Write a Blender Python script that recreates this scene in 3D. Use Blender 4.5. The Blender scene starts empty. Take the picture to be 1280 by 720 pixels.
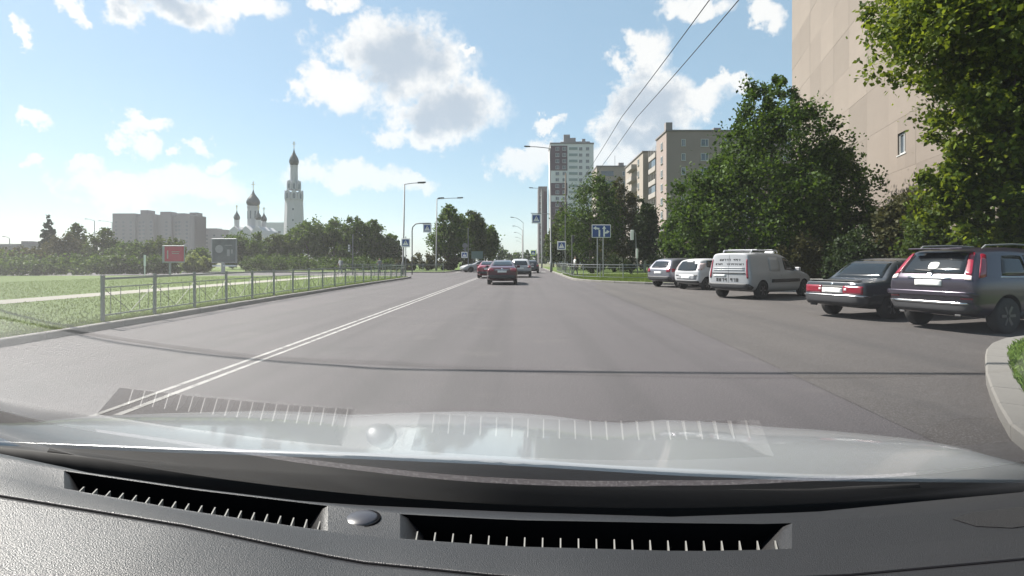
import bpy, bmesh, math, random
import numpy as np
from mathutils import Vector, Matrix
from mathutils.bvhtree import BVHTree
R = math.radians
random.seed(7)
rng = np.random.default_rng(7)
scene = bpy.context.scene
col = scene.collection

# ------------------------------------------------------------------ camera
F, H, CX, CY = 690.0, 1.42, 655.0, 326.0        # focal length in photo pixels, eye height, vanishing point
cam_d = bpy.data.cameras.new('camera')
cam = bpy.data.objects.new('camera', cam_d)
col.objects.link(cam)
cam.location = (0, 0, H)
cam.rotation_euler = (R(90), 0, 0)
cam_d.sensor_width = 36
cam_d.lens = 36 * F / 1280
cam_d.shift_x = -(CX - 640) / 1280
cam_d.shift_y = -(360 - CY) / 1280
cam_d.clip_start = 0.01
cam_d.clip_end = 6000
scene.camera = cam

# ------------------------------------------------------------------ light
SUN_AZ, SUN_EL = R(-58), R(50)                  # azimuth from +Y, clockwise seen from above
to_sun = Vector((math.sin(SUN_AZ) * math.cos(SUN_EL), math.cos(SUN_AZ) * math.cos(SUN_EL), math.sin(SUN_EL)))
sun_d = bpy.data.lights.new('sun', 'SUN')
sun_d.energy = 5.0
sun_d.angle = R(0.53)
sun_d.color = (1.0, 0.93, 0.86)
sun = bpy.data.objects.new('sun', sun_d)
col.objects.link(sun)
sun.rotation_euler = to_sun.to_track_quat('Z', 'Y').to_euler()
sun.location = (-30, 30, 60)

scene.render.engine = 'CYCLES'
scene.cycles.max_bounces = 8
scene.cycles.diffuse_bounces = 3
scene.cycles.glossy_bounces = 4
scene.cycles.transparent_max_bounces = 12
scene.cycles.use_denoising = True
vs = scene.view_settings
vs.view_transform = 'Standard'
vs.look = 'None'
vs.gamma = 1
vs.use_curve_mapping = False
vs.exposure = 1.5


def ang(px, py):
    "azimuth and elevation of the direction of a photo pixel"
    d = Vector(((px - CX) / F, 1, (CY - py) / F)).normalized()
    return math.atan2(d.x, d.y), math.asin(d.z)


def build_world():
    w = bpy.data.worlds.new('World')
    scene.world = w
    w.use_nodes = True
    nt = w.node_tree
    N, L = nt.nodes, nt.links
    N.clear()
    out = N.new('ShaderNodeOutputWorld')
    bg = N.new('ShaderNodeBackground')
    bg.inputs['Strength'].default_value = 0.0485
    L.new(bg.outputs[0], out.inputs[0])
    sky = N.new('ShaderNodeTexSky')
    sky.sky_type = 'NISHITA'
    sky.sun_disc = False
    sky.sun_elevation = SUN_EL
    sky.sun_rotation = SUN_AZ
    sky.altitude = 20
    sky.air_density = 1.1
    sky.dust_density = .55
    sky.ozone_density = 2.5

    def m(op, a, b=None, c=None, clamp=False):
        n = N.new('ShaderNodeMath')
        n.operation = op
        n.use_clamp = clamp
        for i, x in enumerate((a, b, c)):
            if x is None:
                continue
            if isinstance(x, (int, float)):
                n.inputs[i].default_value = x
            else:
                L.new(x, n.inputs[i])
        return n.outputs[0]

    def vm(op, a, b=None, c=None):
        n = N.new('ShaderNodeVectorMath')
        n.operation = op
        for i, x in enumerate((a, b, c)):
            if x is None:
                continue
            if isinstance(x, tuple):
                n.inputs[i].default_value = x
            else:
                L.new(x, n.inputs[i])
        return n.outputs['Value'] if op == 'DOT_PRODUCT' else n.outputs[0]

    def noise(vec, scale, detail, rough=.55, colour=False):
        n = N.new('ShaderNodeTexNoise')
        n.inputs['Scale'].default_value = scale
        n.inputs['Detail'].default_value = detail
        n.inputs['Roughness'].default_value = rough
        L.new(vec, n.inputs['Vector'])
        return n.outputs['Color' if colour else 'Fac']

    def ramp(x, a, b):
        n = N.new('ShaderNodeMapRange')
        n.interpolation_type = 'SMOOTHSTEP'
        L.new(x, n.inputs[0])
        n.inputs[1].default_value = a
        n.inputs[2].default_value = b
        return n.outputs[0]
    tc = N.new('ShaderNodeTexCoord').outputs['Generated']
    sep = N.new('ShaderNodeSeparateXYZ')
    L.new(tc, sep.inputs[0])
    az = m('ARCTAN2', sep.outputs[0], sep.outputs[1])
    el = m('ARCSINE', sep.outputs[2])
    cmb = N.new('ShaderNodeCombineXYZ')
    L.new(az, cmb.inputs[0])
    L.new(el, cmb.inputs[1])
    warp = vm('MULTIPLY', vm('SUBTRACT', noise(tc, 13, 7, .62, True), (.5, .5, .5)), (.16, .11, 0))
    p = vm('ADD', cmb.outputs[0], warp)
    # cumulus heaps: pixel of the centre, half width, half height in pixels
    heaps = [(500, 75, 95, 58), (415, 118, 55, 26), (560, 135, 80, 45), (530, 165, 60, 18), (440, 40, 0, 0),
             (805, 78, 34, 46), (820, 130, 66, 42), (870, 125, 52, 22), (800, 170, 62, 34), (905, 110, 30, 10), (790, 200, 70, 26),
             (865, 8, 46, 18), (955, 16, 26, 18), (225, 8, 70, 30), (310, 10, 46, 22), (420, 2, 34, 12), (95, 14, 26, 14),
             (16, 44, 14, 22), (38, 148, 18, 14), (33, 207, 16, 11), (170, 150, 36, 12), (163, 178, 24, 17),
             (245, 184, 24, 10), (208, 188, 10, 8), (115, 210, 22, 11), (150, 238, 80, 22), (240, 232, 70, 22), (285, 206, 22, 12),
             (440, 218, 72, 20), (500, 226, 44, 14), (685, 152, 20, 8), (650, 205, 44, 16), (690, 185, 34, 20),
             (590, 60, 16, 7)]
    dmin = big = None
    for (x, y, a, b) in heaps:
        if a == 0:
            continue
        ca, ce = ang(x, y)
        a1, _ = ang(x + a, y)
        _, e1 = ang(x, y - b)
        ka, ke = 1 / (abs(a1 - ca) * 1.12), 1 / (abs(e1 - ce) * 1.12)
        v = vm('MULTIPLY_ADD', p, (ka, ke, 0), (-ca * ka, -ce * ke, 0))
        d = vm('DOT_PRODUCT', v, v)
        dmin = d if dmin is None else m('MINIMUM', dmin, d)
        if a * b > 1900 and y < 180: big = d if big is None else m('MINIMUM', big, d)
    body = m('SUBTRACT', 1.0, dmin)
    # the same kind of scattered cumulus all round the rest of the sky
    other = m('MULTIPLY_ADD', noise(vm('MULTIPLY', tc, (1, 1, 2.6)), 3.4, 6, .55), 6.0, -3.55)
    away = m('MAXIMUM', ramp(m('ABSOLUTE', az), .85, 1.05), ramp(el, .62, .78))
    rest = m('SUBTRACT', m('MULTIPLY', m('ADD', other, 1.0), away), 1.0)
    body = m('MAXIMUM', body, rest)
    fine = m('SUBTRACT', noise(tc, 26, 7, .62), .5)
    dens = m('ADD', m('MULTIPLY_ADD', fine, 1.9, body), m('MULTIPLY', m('SUBTRACT', noise(tc, 75, 5, .6), .5), .9))
    alpha = m('MULTIPLY', ramp(dens, -.12, .72), m('MULTIPLY_ADD', ramp(el, .06, .30), .37, .60))
    # thick parts away from the sun are grey: billows of their own
    thick = ramp(m('MULTIPLY_ADD', noise(tc, 12, 5, .55), 1.1, m('SUBTRACT', m('MAXIMUM', m('SUBTRACT', 1.0, big), rest), .55)), .42, .95)
    mix = N.new('ShaderNodeMix')
    mix.data_type = 'RGBA'
    L.new(thick, mix.inputs[0])
    mix.inputs[6].default_value = (7.8, 7.7, 7.7, 1)
    mix.inputs[7].default_value = (4.1, 4.7, 5.5, 1)
    mix2 = N.new('ShaderNodeMix')
    mix2.data_type = 'RGBA'
    L.new(alpha, mix2.inputs[0])
    pale = N.new('ShaderNodeMix')          # summer haze thins the blue
    pale.data_type = 'RGBA'
    pale.inputs[0].default_value = .40
    L.new(sky.outputs[0], pale.inputs[6])
    pale.inputs[7].default_value = (4.3, 6.2, 7.2, 1)
    L.new(pale.outputs[2], mix2.inputs[6])
    L.new(mix.outputs[2], mix2.inputs[7])
    L.new(mix2.outputs[2], bg.inputs['Color'])


build_world()


# ------------------------------------------------------------------ helpers
def G(px, py):
    "photo pixel to the point of the ground it shows"
    Y = F * H / (py - CY)
    return (px - CX) * Y / F, Y


def PZ(px, py, Y):
    return Vector(((px - CX) * Y / F, Y, H + (CY - py) * Y / F))


MATS = {}


def mk(name, c, rough=.6, metal=0.0, var=.18, scale=4.0, bump=0.0, bscale=60.0, coat=0.0, spec=.5, c2=None):
    m = bpy.data.materials.new(name)
    m.use_nodes = True
    nt = m.node_tree
    b = nt.nodes['Principled BSDF']
    tc = nt.nodes.new('ShaderNodeTexCoord')
    nz = nt.nodes.new('ShaderNodeTexNoise')
    nz.inputs['Scale'].default_value = scale
    nz.inputs['Detail'].default_value = 5
    nt.links.new(tc.outputs['Object'], nz.inputs['Vector'])
    cr = nt.nodes.new('ShaderNodeMix')
    cr.data_type = 'RGBA'
    c2 = c2 or tuple(min(1, x * (1 + var)) for x in c)
    cr.inputs[6].default_value = (*[x * (1 - var) for x in c], 1)
    cr.inputs[7].default_value = (*c2, 1)
    nt.links.new(nz.outputs['Fac'], cr.inputs[0])
    nt.links.new(cr.outputs[2], b.inputs['Base Color'])
    b.inputs['Roughness'].default_value = rough
    b.inputs['Metallic'].default_value = metal
    b.inputs['Coat Weight'].default_value = coat
    b.inputs['Coat Roughness'].default_value = .06
    b.inputs['Specular IOR Level'].default_value = spec
    if bump:
        n2 = nt.nodes.new('ShaderNodeTexNoise')
        n2.inputs['Scale'].default_value = bscale
        n2.inputs['Detail'].default_value = 4
        nt.links.new(tc.outputs['Object'], n2.inputs['Vector'])
        bp = nt.nodes.new('ShaderNodeBump')
        bp.inputs['Strength'].default_value = bump
        bp.inputs['Distance'].default_value = .02
        nt.links.new(n2.outputs['Fac'], bp.inputs['Height'])
        nt.links.new(bp.outputs[0], b.inputs['Normal'])
    MATS[name] = m
    return m


def leafmat(name, dark, light, trans=.35):
    m = bpy.data.materials.new(name)
    m.use_nodes = True
    nt = m.node_tree
    nt.nodes.clear()
    out = nt.nodes.new('ShaderNodeOutputMaterial')
    geo = nt.nodes.new('ShaderNodeNewGeometry')
    mx = nt.nodes.new('ShaderNodeMix')
    mx.data_type = 'RGBA'
    mx.inputs[6].default_value = (*dark, 1)
    mx.inputs[7].default_value = (*light, 1)
    nt.links.new(geo.outputs['Random Per Island'], mx.inputs[0])
    pr = nt.nodes.new('ShaderNodeBsdfPrincipled')
    pr.inputs['Roughness'].default_value = .62
    pr.inputs['Specular IOR Level'].default_value = .18
    tr = nt.nodes.new('ShaderNodeBsdfTranslucent')
    nt.links.new(mx.outputs[2], pr.inputs['Base Color'])
    hs = nt.nodes.new('ShaderNodeHueSaturation')
    hs.inputs['Hue'].default_value = .48
    hs.inputs['Value'].default_value = 1.5
    nt.links.new(mx.outputs[2], hs.inputs['Color'])
    nt.links.new(hs.outputs[0], tr.inputs['Color'])
    ms = nt.nodes.new('ShaderNodeMixShader')
    ms.inputs[0].default_value = trans
    nt.links.new(pr.outputs[0], ms.inputs[1])
    nt.links.new(tr.outputs[0], ms.inputs[2])
    nt.links.new(ms.outputs[0], out.inputs[0])
    MATS[name] = m
    return m


def asphalt_material(name='asphalt', c=(.050, .0445, .0475), c2=(.066, .0590, .0625)):
    m = mk(name, c, .82, var=.12, scale=.35, c2=c2, bump=.35, bscale=110, spec=.35)
    nt = m.node_tree
    b = nt.nodes['Principled BSDF']
    src = b.inputs['Base Color'].links[0].from_socket
    tc = next(n for n in nt.nodes if n.type == 'TEX_COORD')

    def link(a, bb): nt.links.new(a, bb)

    def overlay(src, fac_socket, colour, amount):
        mx = nt.nodes.new('ShaderNodeMix')
        mx.data_type = 'RGBA'
        mm = nt.nodes.new('ShaderNodeMath')
        mm.operation = 'MULTIPLY'
        mm.inputs[1].default_value = amount
        link(fac_socket, mm.inputs[0])
        link(mm.outputs[0], mx.inputs[0])
        link(src, mx.inputs[6])
        mx.inputs[7].default_value = (*colour, 1)
        return mx.outputs[2]
    # stone grain
    g = nt.nodes.new('ShaderNodeTexNoise')
    g.inputs['Scale'].default_value = 70
    g.inputs['Detail'].default_value = 3
    link(tc.outputs['Object'], g.inputs['Vector'])
    r = nt.nodes.new('ShaderNodeMapRange')
    r.inputs[1].default_value, r.inputs[2].default_value = .50, .66
    link(g.outputs['Fac'], r.inputs[0])
    src = overlay(src, r.outputs[0], (.125, .117, .12), .8)
    # tracks worn along the road
    mp = nt.nodes.new('ShaderNodeMapping')
    mp.inputs['Scale'].default_value = (.9, .018, 1)
    link(tc.outputs['Object'], mp.inputs[0])
    s = nt.nodes.new('ShaderNodeTexNoise')
    s.inputs['Scale'].default_value = 1.6
    s.inputs['Detail'].default_value = 4
    link(mp.outputs[0], s.inputs['Vector'])
    r2 = nt.nodes.new('ShaderNodeMapRange')
    r2.inputs[1].default_value, r2.inputs[2].default_value = .46, .66
    link(s.outputs['Fac'], r2.inputs[0])
    src = overlay(src, r2.outputs[0], (.036, .034, .035), .40)
    # cracks
    v = nt.nodes.new('ShaderNodeTexVoronoi')
    v.feature = 'DISTANCE_TO_EDGE'
    v.inputs['Scale'].default_value = .16
    nv = nt.nodes.new('ShaderNodeTexNoise')
    nv.inputs['Scale'].default_value = .9
    nv.inputs['Detail'].default_value = 6
    link(tc.outputs['Object'], nv.inputs['Vector'])
    va = nt.nodes.new('ShaderNodeVectorMath')
    va.operation = 'MULTIPLY_ADD'
    link(nv.outputs['Color'], va.inputs[0])
    va.inputs[1].default_value = (1.6, 1.6, 0)
    link(tc.outputs['Object'], va.inputs[2])
    link(va.outputs[0], v.inputs['Vector'])
    r3 = nt.nodes.new('ShaderNodeMapRange')
    r3.inputs[1].default_value, r3.inputs[2].default_value = .004, .0005
    link(v.outputs['Distance'], r3.inputs[0])
    src = overlay(src, r3.outputs[0], (.04, .04, .04), .35)
    # oil and dust blotches
    d = nt.nodes.new('ShaderNodeTexNoise')
    d.inputs['Scale'].default_value = .8
    d.inputs['Detail'].default_value = 7
    d.inputs['Roughness'].default_value = .65
    link(tc.outputs['Object'], d.inputs['Vector'])
    r4 = nt.nodes.new('ShaderNodeMapRange')
    r4.inputs[1].default_value, r4.inputs[2].default_value = .56, .75
    link(d.outputs['Fac'], r4.inputs[0])
    src = overlay(src, r4.outputs[0], (.098, .090, .086), .5)
    link(src, b.inputs['Base Color'])


asphalt_material()
asphalt_material('asphalt_brown', (.046, .041, .039), (.066, .059, .055))
mk('grass', (.062, .098, .020), .9, var=.2, scale=.6, c2=(.092, .135, .030), bump=.6, bscale=25, spec=.2)
mk('soil', (.10, .09, .06), .95, var=.3, scale=.4, c2=(.12, .14, .06), bump=.5, bscale=10)
mk('paving', (.22, .21, .20), .85, var=.15, scale=1.2, bump=.2)
mk('path', (.19, .18, .15), .9, var=.15, scale=1.5)
mk('kerb_stone', (.165, .157, .145), .85, var=.22, scale=2.5, bump=.3, bscale=40)
mk('line_paint', (.24, .235, .225), .7, var=.35, scale=3.0, c2=(.36, .35, .335), bump=.2, bscale=90)
mk('galvanised', (.27, .28, .29), .5, metal=.4, var=.15, scale=6)
mk('fence_paint', (.15, .18, .15), .55, var=.2, scale=8)
mk('fence_dark', (.06, .072, .062), .6)
mk('pole_grey', (.15, .155, .155), .6, var=.2, scale=1.5)
mk('concrete', (.42, .41, .39), .9, var=.15, scale=1.0, bump=.2, bscale=20)
mk('lamp_glass', (.55, .55, .5), .3, var=.05)
mk('dark', (.018, .018, .02), .6, var=.2)
mk('rubber', (.022, .021, .021), .85, var=.25, scale=20)
mk('plastic_dark', (.035, .035, .038), .6, var=.15, scale=10)
mk('rim', (.13, .13, .135), .35, metal=.8, var=.1)
mk('chrome', (.62, .62, .63), .18, metal=1, var=.05)
mk('plate', (.72, .72, .70), .45, var=.06, scale=9)
mk('tail_red', (.20, .006, .022), .2, var=.25, scale=12, coat=.8)
mk('tail_clear', (.62, .52, .52), .2, var=.1, coat=.8)
mk('auto_glass', (.012, .015, .018), .06, var=.2, spec=.8)
mk('sticker', (.75, .74, .70), .5, var=.05)
mk('paint_graphite', (.046, .037, .055), .30, metal=.5, var=.08, coat=.8)
mk('paint_dark_blue', (.036, .041, .050), .38, metal=.3, var=.1, coat=.6)
mk('paint_white', (.42, .425, .44), .42, var=.05, coat=.3, scale=1.5)
mk('paint_pearl', (.33, .335, .35), .42, metal=.05, var=.05, coat=.3)
mk('paint_silver', (.19, .19, .22), .36, metal=.5, var=.07, coat=.7)
mk('paint_maroon', (.070, .012, .024), .33, metal=.3, var=.12, coat=.8)
mk('paint_red', (.23, .02, .04), .33, metal=.2, var=.1, coat=.8)
mk('sign_blue', (.03, .075, .25), .4, var=.1, scale=3)
mk('sign_white', (.78, .78, .76), .45, var=.05)
mk('sign_lime', (.55, .72, .12), .45, var=.08)
mk('sign_red', (.42, .03, .07), .5, var=.25, scale=2)
mk('sign_black', (.02, .02, .02), .5)
mk('poster_dark', (.05, .06, .065), .35, var=.5, scale=1.1, c2=(.18, .19, .19))
mk('poster_light', (.33, .31, .30), .4, var=.3, scale=2)
mk('wall_tan', (.162, .134, .113), .9, var=.10, scale=.22, c2=(.205, .174, .148), bump=.25, bscale=9)
mk('wall_pink', (.235, .19, .172), .9, var=.08, scale=.3, bump=.2, bscale=8)
mk('wall_cream', (.255, .222, .19), .9, var=.1, scale=.3)
mk('wall_white', (.52, .53, .53), .8, var=.06, scale=.2)
mk('wall_maroon', (.062, .032, .046), .8, var=.15, scale=.3)
mk('wall_grey', (.20, .185, .185), .9, var=.1, scale=.1)
mk('wall_mauve', (.115, .102, .110), .9, var=.1, scale=.05)
mk('balcony', (.27, .25, .23), .85, var=.3, scale=.4)
mk('window_frame', (.45, .45, .44), .6, var=.08)
mk('window_pane', (.07, .085, .10), .08, var=.3, scale=.6, spec=.8)
mk('roofing', (.16, .15, .15), .9, var=.2)
mk('church_white', (.40, .40, .415), .85, var=.06, scale=.2)
mk('dome', (.038, .05, .05), .45, metal=.3, var=.25, scale=.5)
mk('gold', (.5, .36, .12), .35, metal=.8)
mk('bark', (.10, .085, .07), .95, var=.35, scale=6, bump=.5, bscale=14)
mk('birch_bark', (.50, .48, .44), .9, var=.4, scale=5, bump=.3)
mk('wire', (.03, .03, .032), .6)
mk('skin', (.42, .26, .19), .6)
mk('cloth_white', (.68, .68, .68), .9, var=.1)
mk('cloth_dark', (.03, .035, .06), .9, var=.2)
mk('cloth_grey', (.16, .17, .19), .9, var=.2)
mk('hair', (.035, .025, .02), .8)
leafmat('leaf_maple', (.024, .048, .004), (.110, .152, .011), .44)
leafmat('leaf_linden', (.010, .028, .004), (.054, .104, .010), .38)
leafmat('leaf_mid', (.020, .048, .009), (.070, .120, .018), .38)
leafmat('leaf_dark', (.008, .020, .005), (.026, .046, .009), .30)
leafmat('leaf_birch', (.018, .038, .006), (.055, .084, .014), .40)
leafmat('leaf_olive', (.024, .030, .009), (.062, .062, .020), .32)
leafmat('leaf_bright', (.070, .105, .020), (.150, .190, .045), .40)
leafmat('leaf_spruce', (.014, .030, .020), (.035, .055, .032), .15)
leafmat('blade', (.060, .120, .015), (.160, .250, .050), .35)
leafmat('blade_dry', (.058, .096, .014), (.098, .145, .028), .35)


def tag(o, label=None, cat=None, group=None, kind=None):
    if label: o['label'] = label
    if cat: o['category'] = cat
    if group: o['group'] = group
    if kind: o['kind'] = kind
    return o


def thing(name, label, cat, loc=(0, 0, 0), rz=0.0, group=None):
    o = bpy.data.objects.new(name, None)
    o.empty_display_size = .2
    col.objects.link(o)
    o.location = loc
    o.rotation_euler = (0, 0, rz)
    return tag(o, label, cat, group)


def link(name, me, mat, parent=None):
    o = bpy.data.objects.new(name, me)
    col.objects.link(o)
    if mat and not me.materials:
        me.materials.append(MATS[mat] if isinstance(mat, str) else mat)
    if parent:
        o.parent = parent
    return o


def share(name, src, parent, loc=(0, 0, 0), rot=(0, 0, 0), scale=(1, 1, 1)):
    o = bpy.data.objects.new(name, src)
    col.objects.link(o)
    o.parent = parent
    o.location, o.rotation_euler, o.scale = loc, rot, scale
    return o


class MB:
    def __init__(s): s.v, s.f = [], []

    def add(s, vs_, fs):
        n = len(s.v)
        s.v += [tuple(x) for x in vs_]
        s.f += [tuple(i + n for i in f) for f in fs]
        return s

    def box(s, c, d, rz=0.0, rx=0.0):
        M = Matrix.Rotation(rz, 3, 'Z') @ Matrix.Rotation(rx, 3, 'X')
        vs_ = [Vector(c) + M @ Vector((a * d[0] / 2, b * d[1] / 2, e * d[2] / 2)) for e in (-1, 1) for a, b in ((-1, -1), (1, -1), (1, 1), (-1, 1))]
        return s.add(vs_, [(3, 2, 1, 0), (4, 5, 6, 7), (0, 1, 5, 4), (1, 2, 6, 5), (2, 3, 7, 6), (3, 0, 4, 7)])

    def bar(s, a, b, w, h=None):
        "a square bar from a to b"
        a, b = Vector(a), Vector(b)
        d = (b - a).normalized()
        u = d.cross(Vector((0, 0, 1)))
        u = Vector((1, 0, 0)) if u.length < 1e-3 else u.normalized()
        t = u.cross(d)
        h = h or w
        vs_ = [p + u * (i * w / 2) + t * (j * h / 2) for p in (a, b) for i, j in ((-1, -1), (1, -1), (1, 1), (-1, 1))]
        return s.add(vs_, [(0, 1, 2, 3), (7, 6, 5, 4), (0, 4, 5, 1), (1, 5, 6, 2), (2, 6, 7, 3), (3, 7, 4, 0)])

    def tube(s, pts, rad, n=8):
        pts = [Vector(p) for p in pts]
        rad = rad if isinstance(rad, (list, tuple)) else [rad] * len(pts)
        vs_ = []
        u = None
        for i, p in enumerate(pts):
            d = (pts[min(i + 1, len(pts) - 1)] - pts[max(i - 1, 0)]).normalized()
            if u is None:
                u = d.cross(Vector((0, 0, 1)))
                if u.length < 1e-3: u = Vector((1, 0, 0))
            u = (u - d * u.dot(d)).normalized()
            t = d.cross(u)
            for k in range(n):
                a = 2 * math.pi * k / n
                vs_.append(p + (u * math.cos(a) + t * math.sin(a)) * rad[i])
        fs = [(i * n + k, i * n + (k + 1) % n, (i + 1) * n + (k + 1) % n, (i + 1) * n + k) for i in range(len(pts) - 1) for k in range(n)]
        fs += [tuple(range(n))[::-1], tuple((len(pts) - 1) * n + k for k in range(n))]
        return s.add(vs_, fs)

    def lathe(s, prof, n=16, c=(0, 0, 0), axis='z'):
        vs_ = []
        for (r, z) in prof:
            for k in range(n):
                a = 2 * math.pi * (k + .5) / n
                if axis == 'z': q = (r * math.cos(a), r * math.sin(a), z)
                else: q = (r * math.cos(a), z, r * math.sin(a))
                vs_.append((q[0] + c[0], q[1] + c[1], q[2] + c[2]))
        m_ = len(prof)
        fs = [(i * n + k, i * n + (k + 1) % n, (i + 1) * n + (k + 1) % n, (i + 1) * n + k) for i in range(m_ - 1) for k in range(n)]
        fs += [tuple(range(n))[::-1], tuple((m_ - 1) * n + k for k in range(n))]
        return s.add(vs_, fs)

    def prism(s, poly, z0, z1):
        n = len(poly)
        vs_ = [(x, y, z0) for x, y in poly] + [(x, y, z1) for x, y in poly]
        return s.add(vs_, [tuple(range(n))[::-1], tuple(range(n, 2 * n))] + [(i, (i + 1) % n, n + (i + 1) % n, n + i) for i in range(n)])

    def mesh(s, name, smooth=False, bevel=0.0):
        me = bpy.data.meshes.new(name)
        me.from_pydata(s.v, [], s.f)
        if bevel:
            bm = bmesh.new()
            bm.from_mesh(me)
            bmesh.ops.bevel(bm, geom=list(bm.edges), offset=bevel, segments=1, affect='EDGES')
            bm.to_mesh(me)
            bm.free()
        bm = bmesh.new()
        bm.from_mesh(me)
        bmesh.ops.recalc_face_normals(bm, faces=bm.faces)
        bm.to_mesh(me)
        bm.free()
        if smooth:
            me.polygons.foreach_set('use_smooth', [True] * len(me.polygons))
        return me

    def build(s, name, mat, parent=None, smooth=False, bevel=0.0):
        return link(name, s.mesh(name, smooth, bevel), mat, parent)


def sheet(name, poly, z, mat, kind='structure'):
    "a flat sheet, subdivided no further"
    me = bpy.data.meshes.new(name)
    me.from_pydata([(x, y, z) for x, y in poly], [], [tuple(range(len(poly)))])
    bm = bmesh.new()
    bm.from_mesh(me)
    bmesh.ops.triangulate(bm, faces=bm.faces)
    bmesh.ops.recalc_face_normals(bm, faces=bm.faces)
    for f in bm.faces:
        if f.normal.z < 0: f.normal_flip()
    bm.to_mesh(me)
    bm.free()
    o = link(name, me, mat)
    return tag(o, kind=kind)


def quads(name, V, mat, parent=None, norm=None):
    "V: (n, 4, 3) array of separate quads in one mesh"
    n = len(V)
    me = bpy.data.meshes.new(name)
    me.vertices.add(n * 4)
    me.vertices.foreach_set('co', V.reshape(-1).astype(np.float32))
    me.loops.add(n * 4)
    me.loops.foreach_set('vertex_index', np.arange(n * 4, dtype=np.int32))
    me.polygons.add(n)
    me.polygons.foreach_set('loop_start', np.arange(0, n * 4, 4, dtype=np.int32))
    me.update()
    me.validate()
    return link(name, me, mat, parent)


def smooth_path(pts, n=8):
    "Catmull-Rom through 2D points"
    out = []
    P = [pts[0]] + list(pts) + [pts[-1]]
    for i in range(1, len(P) - 2):
        p0, p1, p2, p3 = [np.array(P[i + k], float) for k in (-1, 0, 1, 2)]
        for t in np.linspace(0, 1, n, endpoint=False):
            out.append(tuple(.5 * ((2 * p1) + (p2 - p0) * t + (2 * p0 - 5 * p1 + 4 * p2 - p3) * t * t + (3 * p1 - p0 - 3 * p2 + p3) * t ** 3)))
    out.append(tuple(pts[-1]))
    return out


def resample(path, step):
    P = np.array(path)
    d = np.r_[0, np.cumsum(np.linalg.norm(np.diff(P, axis=0), axis=1))]
    k = max(2, int(round(d[-1] / step)) + 1)
    s_ = np.linspace(0, d[-1], k)
    return np.c_[np.interp(s_, d, P[:, 0]), np.interp(s_, d, P[:, 1])]


# ------------------------------------------------------------------ the ground
sheet('ground', [(-1100, -150), (1100, -150), (1100, 1300), (-1100, 1300)], -.02, 'soil')
sheet('road', [(-9.25, -40), (3.3, -40), (3.3, 1.5), (3.35, 3), (3.7, 4.0), (4.1, 4.54), (4.7, 5.4), (5.75, 6.7), (7.5, 8.65), (9.1, 9.85), (12, 10.2), (20, 10.4),
               (20, 27), (12.9, 31.5), (7.6, 33), (5, 36), (3.6, 40), (3.55, 46), (3.55, 900), (-9.25, 900), (-9.25, 66), (-60, 66), (-60, 48.5), (-14, 48.5), (-10.6, 47.4), (-9.4, 45)], 0, 'asphalt')


sheet('parking_lot', [(3.36, 2.9), (3.7, 4.0), (4.1, 4.54), (4.7, 5.4), (5.75, 6.7), (7.5, 8.65), (9.1, 9.85), (12, 10.2), (20, 10.4), (20, 27), (12.9, 31.5), (7.6, 33), (5.6, 35), (4.3, 33), (3.7, 28), (3.55, 20), (3.6, 14), (3.4, 8), (3.25, 5), (3.15, 2.9)], .004, 'asphalt_brown')


def kerb(name, label, pts, width, step, z1=.13, inner=1):
    "a row of separate kerb stones laid along a path"
    root = tag(bpy.data.objects.new(name, None), kind='structure')
    root['label'] = label
    col.objects.link(root)
    P = resample(pts, step)
    cache = {}
    for i in range(len(P) - 1):
        a, b = P[i], P[i + 1]
        ln = float(np.linalg.norm(b - a))
        key = round(ln, 2)
        if key not in cache:
            cache[key] = MB().box((0, 0, (z1 - .06) / 2), (ln - .008, width, z1 + .06)).mesh('kerb_stone', bevel=.018)
            cache[key].materials.append(MATS['kerb_stone'])
        d = (b - a) / ln
        nrm = np.array((-d[1], d[0])) * inner
        c = (a + b) / 2 + nrm * width / 2
        share('kerb_stone', cache[key], root, (c[0], c[1], random.uniform(-.006, .004)), (0, 0, math.atan2(d[1], d[0]) + random.uniform(-.004, .004)))
    return root


LK = smooth_path([(-8.45, -4), (-8.62, 10), (-8.95, 20), (-9.2, 34), (-9.3, 45), (-10.4, 47.6), (-14, 48.6), (-30, 48.7), (-60, 48.7)], 6)
kerb('kerb', 'pale stone kerb along the lawn', LK, .18, 1.0)
LKo = [(x, y) for x, y in LK]
sheet('lawn', [(-8.61, -4), (-8.78, 10), (-9.11, 20), (-9.36, 34), (-9.44, 44.9), (-10.5, 47.4), (-14, 48.42), (-60, 48.5), (-60, -4)], .115, 'grass')
sheet('path', [(-15.7, -4), (-15.7, 34), (-15.2, 48.4), (-16.9, 48.4), (-17.3, 34), (-17.3, -4)], .121, 'path')
# bottom right verge
RK = smooth_path([(3.3, -6), (3.3, 1.5), (3.35, 3), (3.62, 3.97), (3.97, 4.54), (4.6, 5.41), (5.65, 6.76), (7.42, 8.75), (9.06, 9.72), (12, 10.12), (20, 10.35)], 8)
kerb('kerb', 'pale curved kerb around the small green verge', RK, .26, .8, inner=-1)
vin = []
for i, p in enumerate(RK):
    q = RK[min(i + 1, len(RK) - 1)]
    o_ = RK[max(i - 1, 0)]
    d = np.array(q) - np.array(o_)
    d = d / np.linalg.norm(d)
    vin.append((p[0] + d[1] * .24, p[1] - d[0] * .24))
sheet('verge', vin + [(20, -6)], .115, 'grass')
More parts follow.
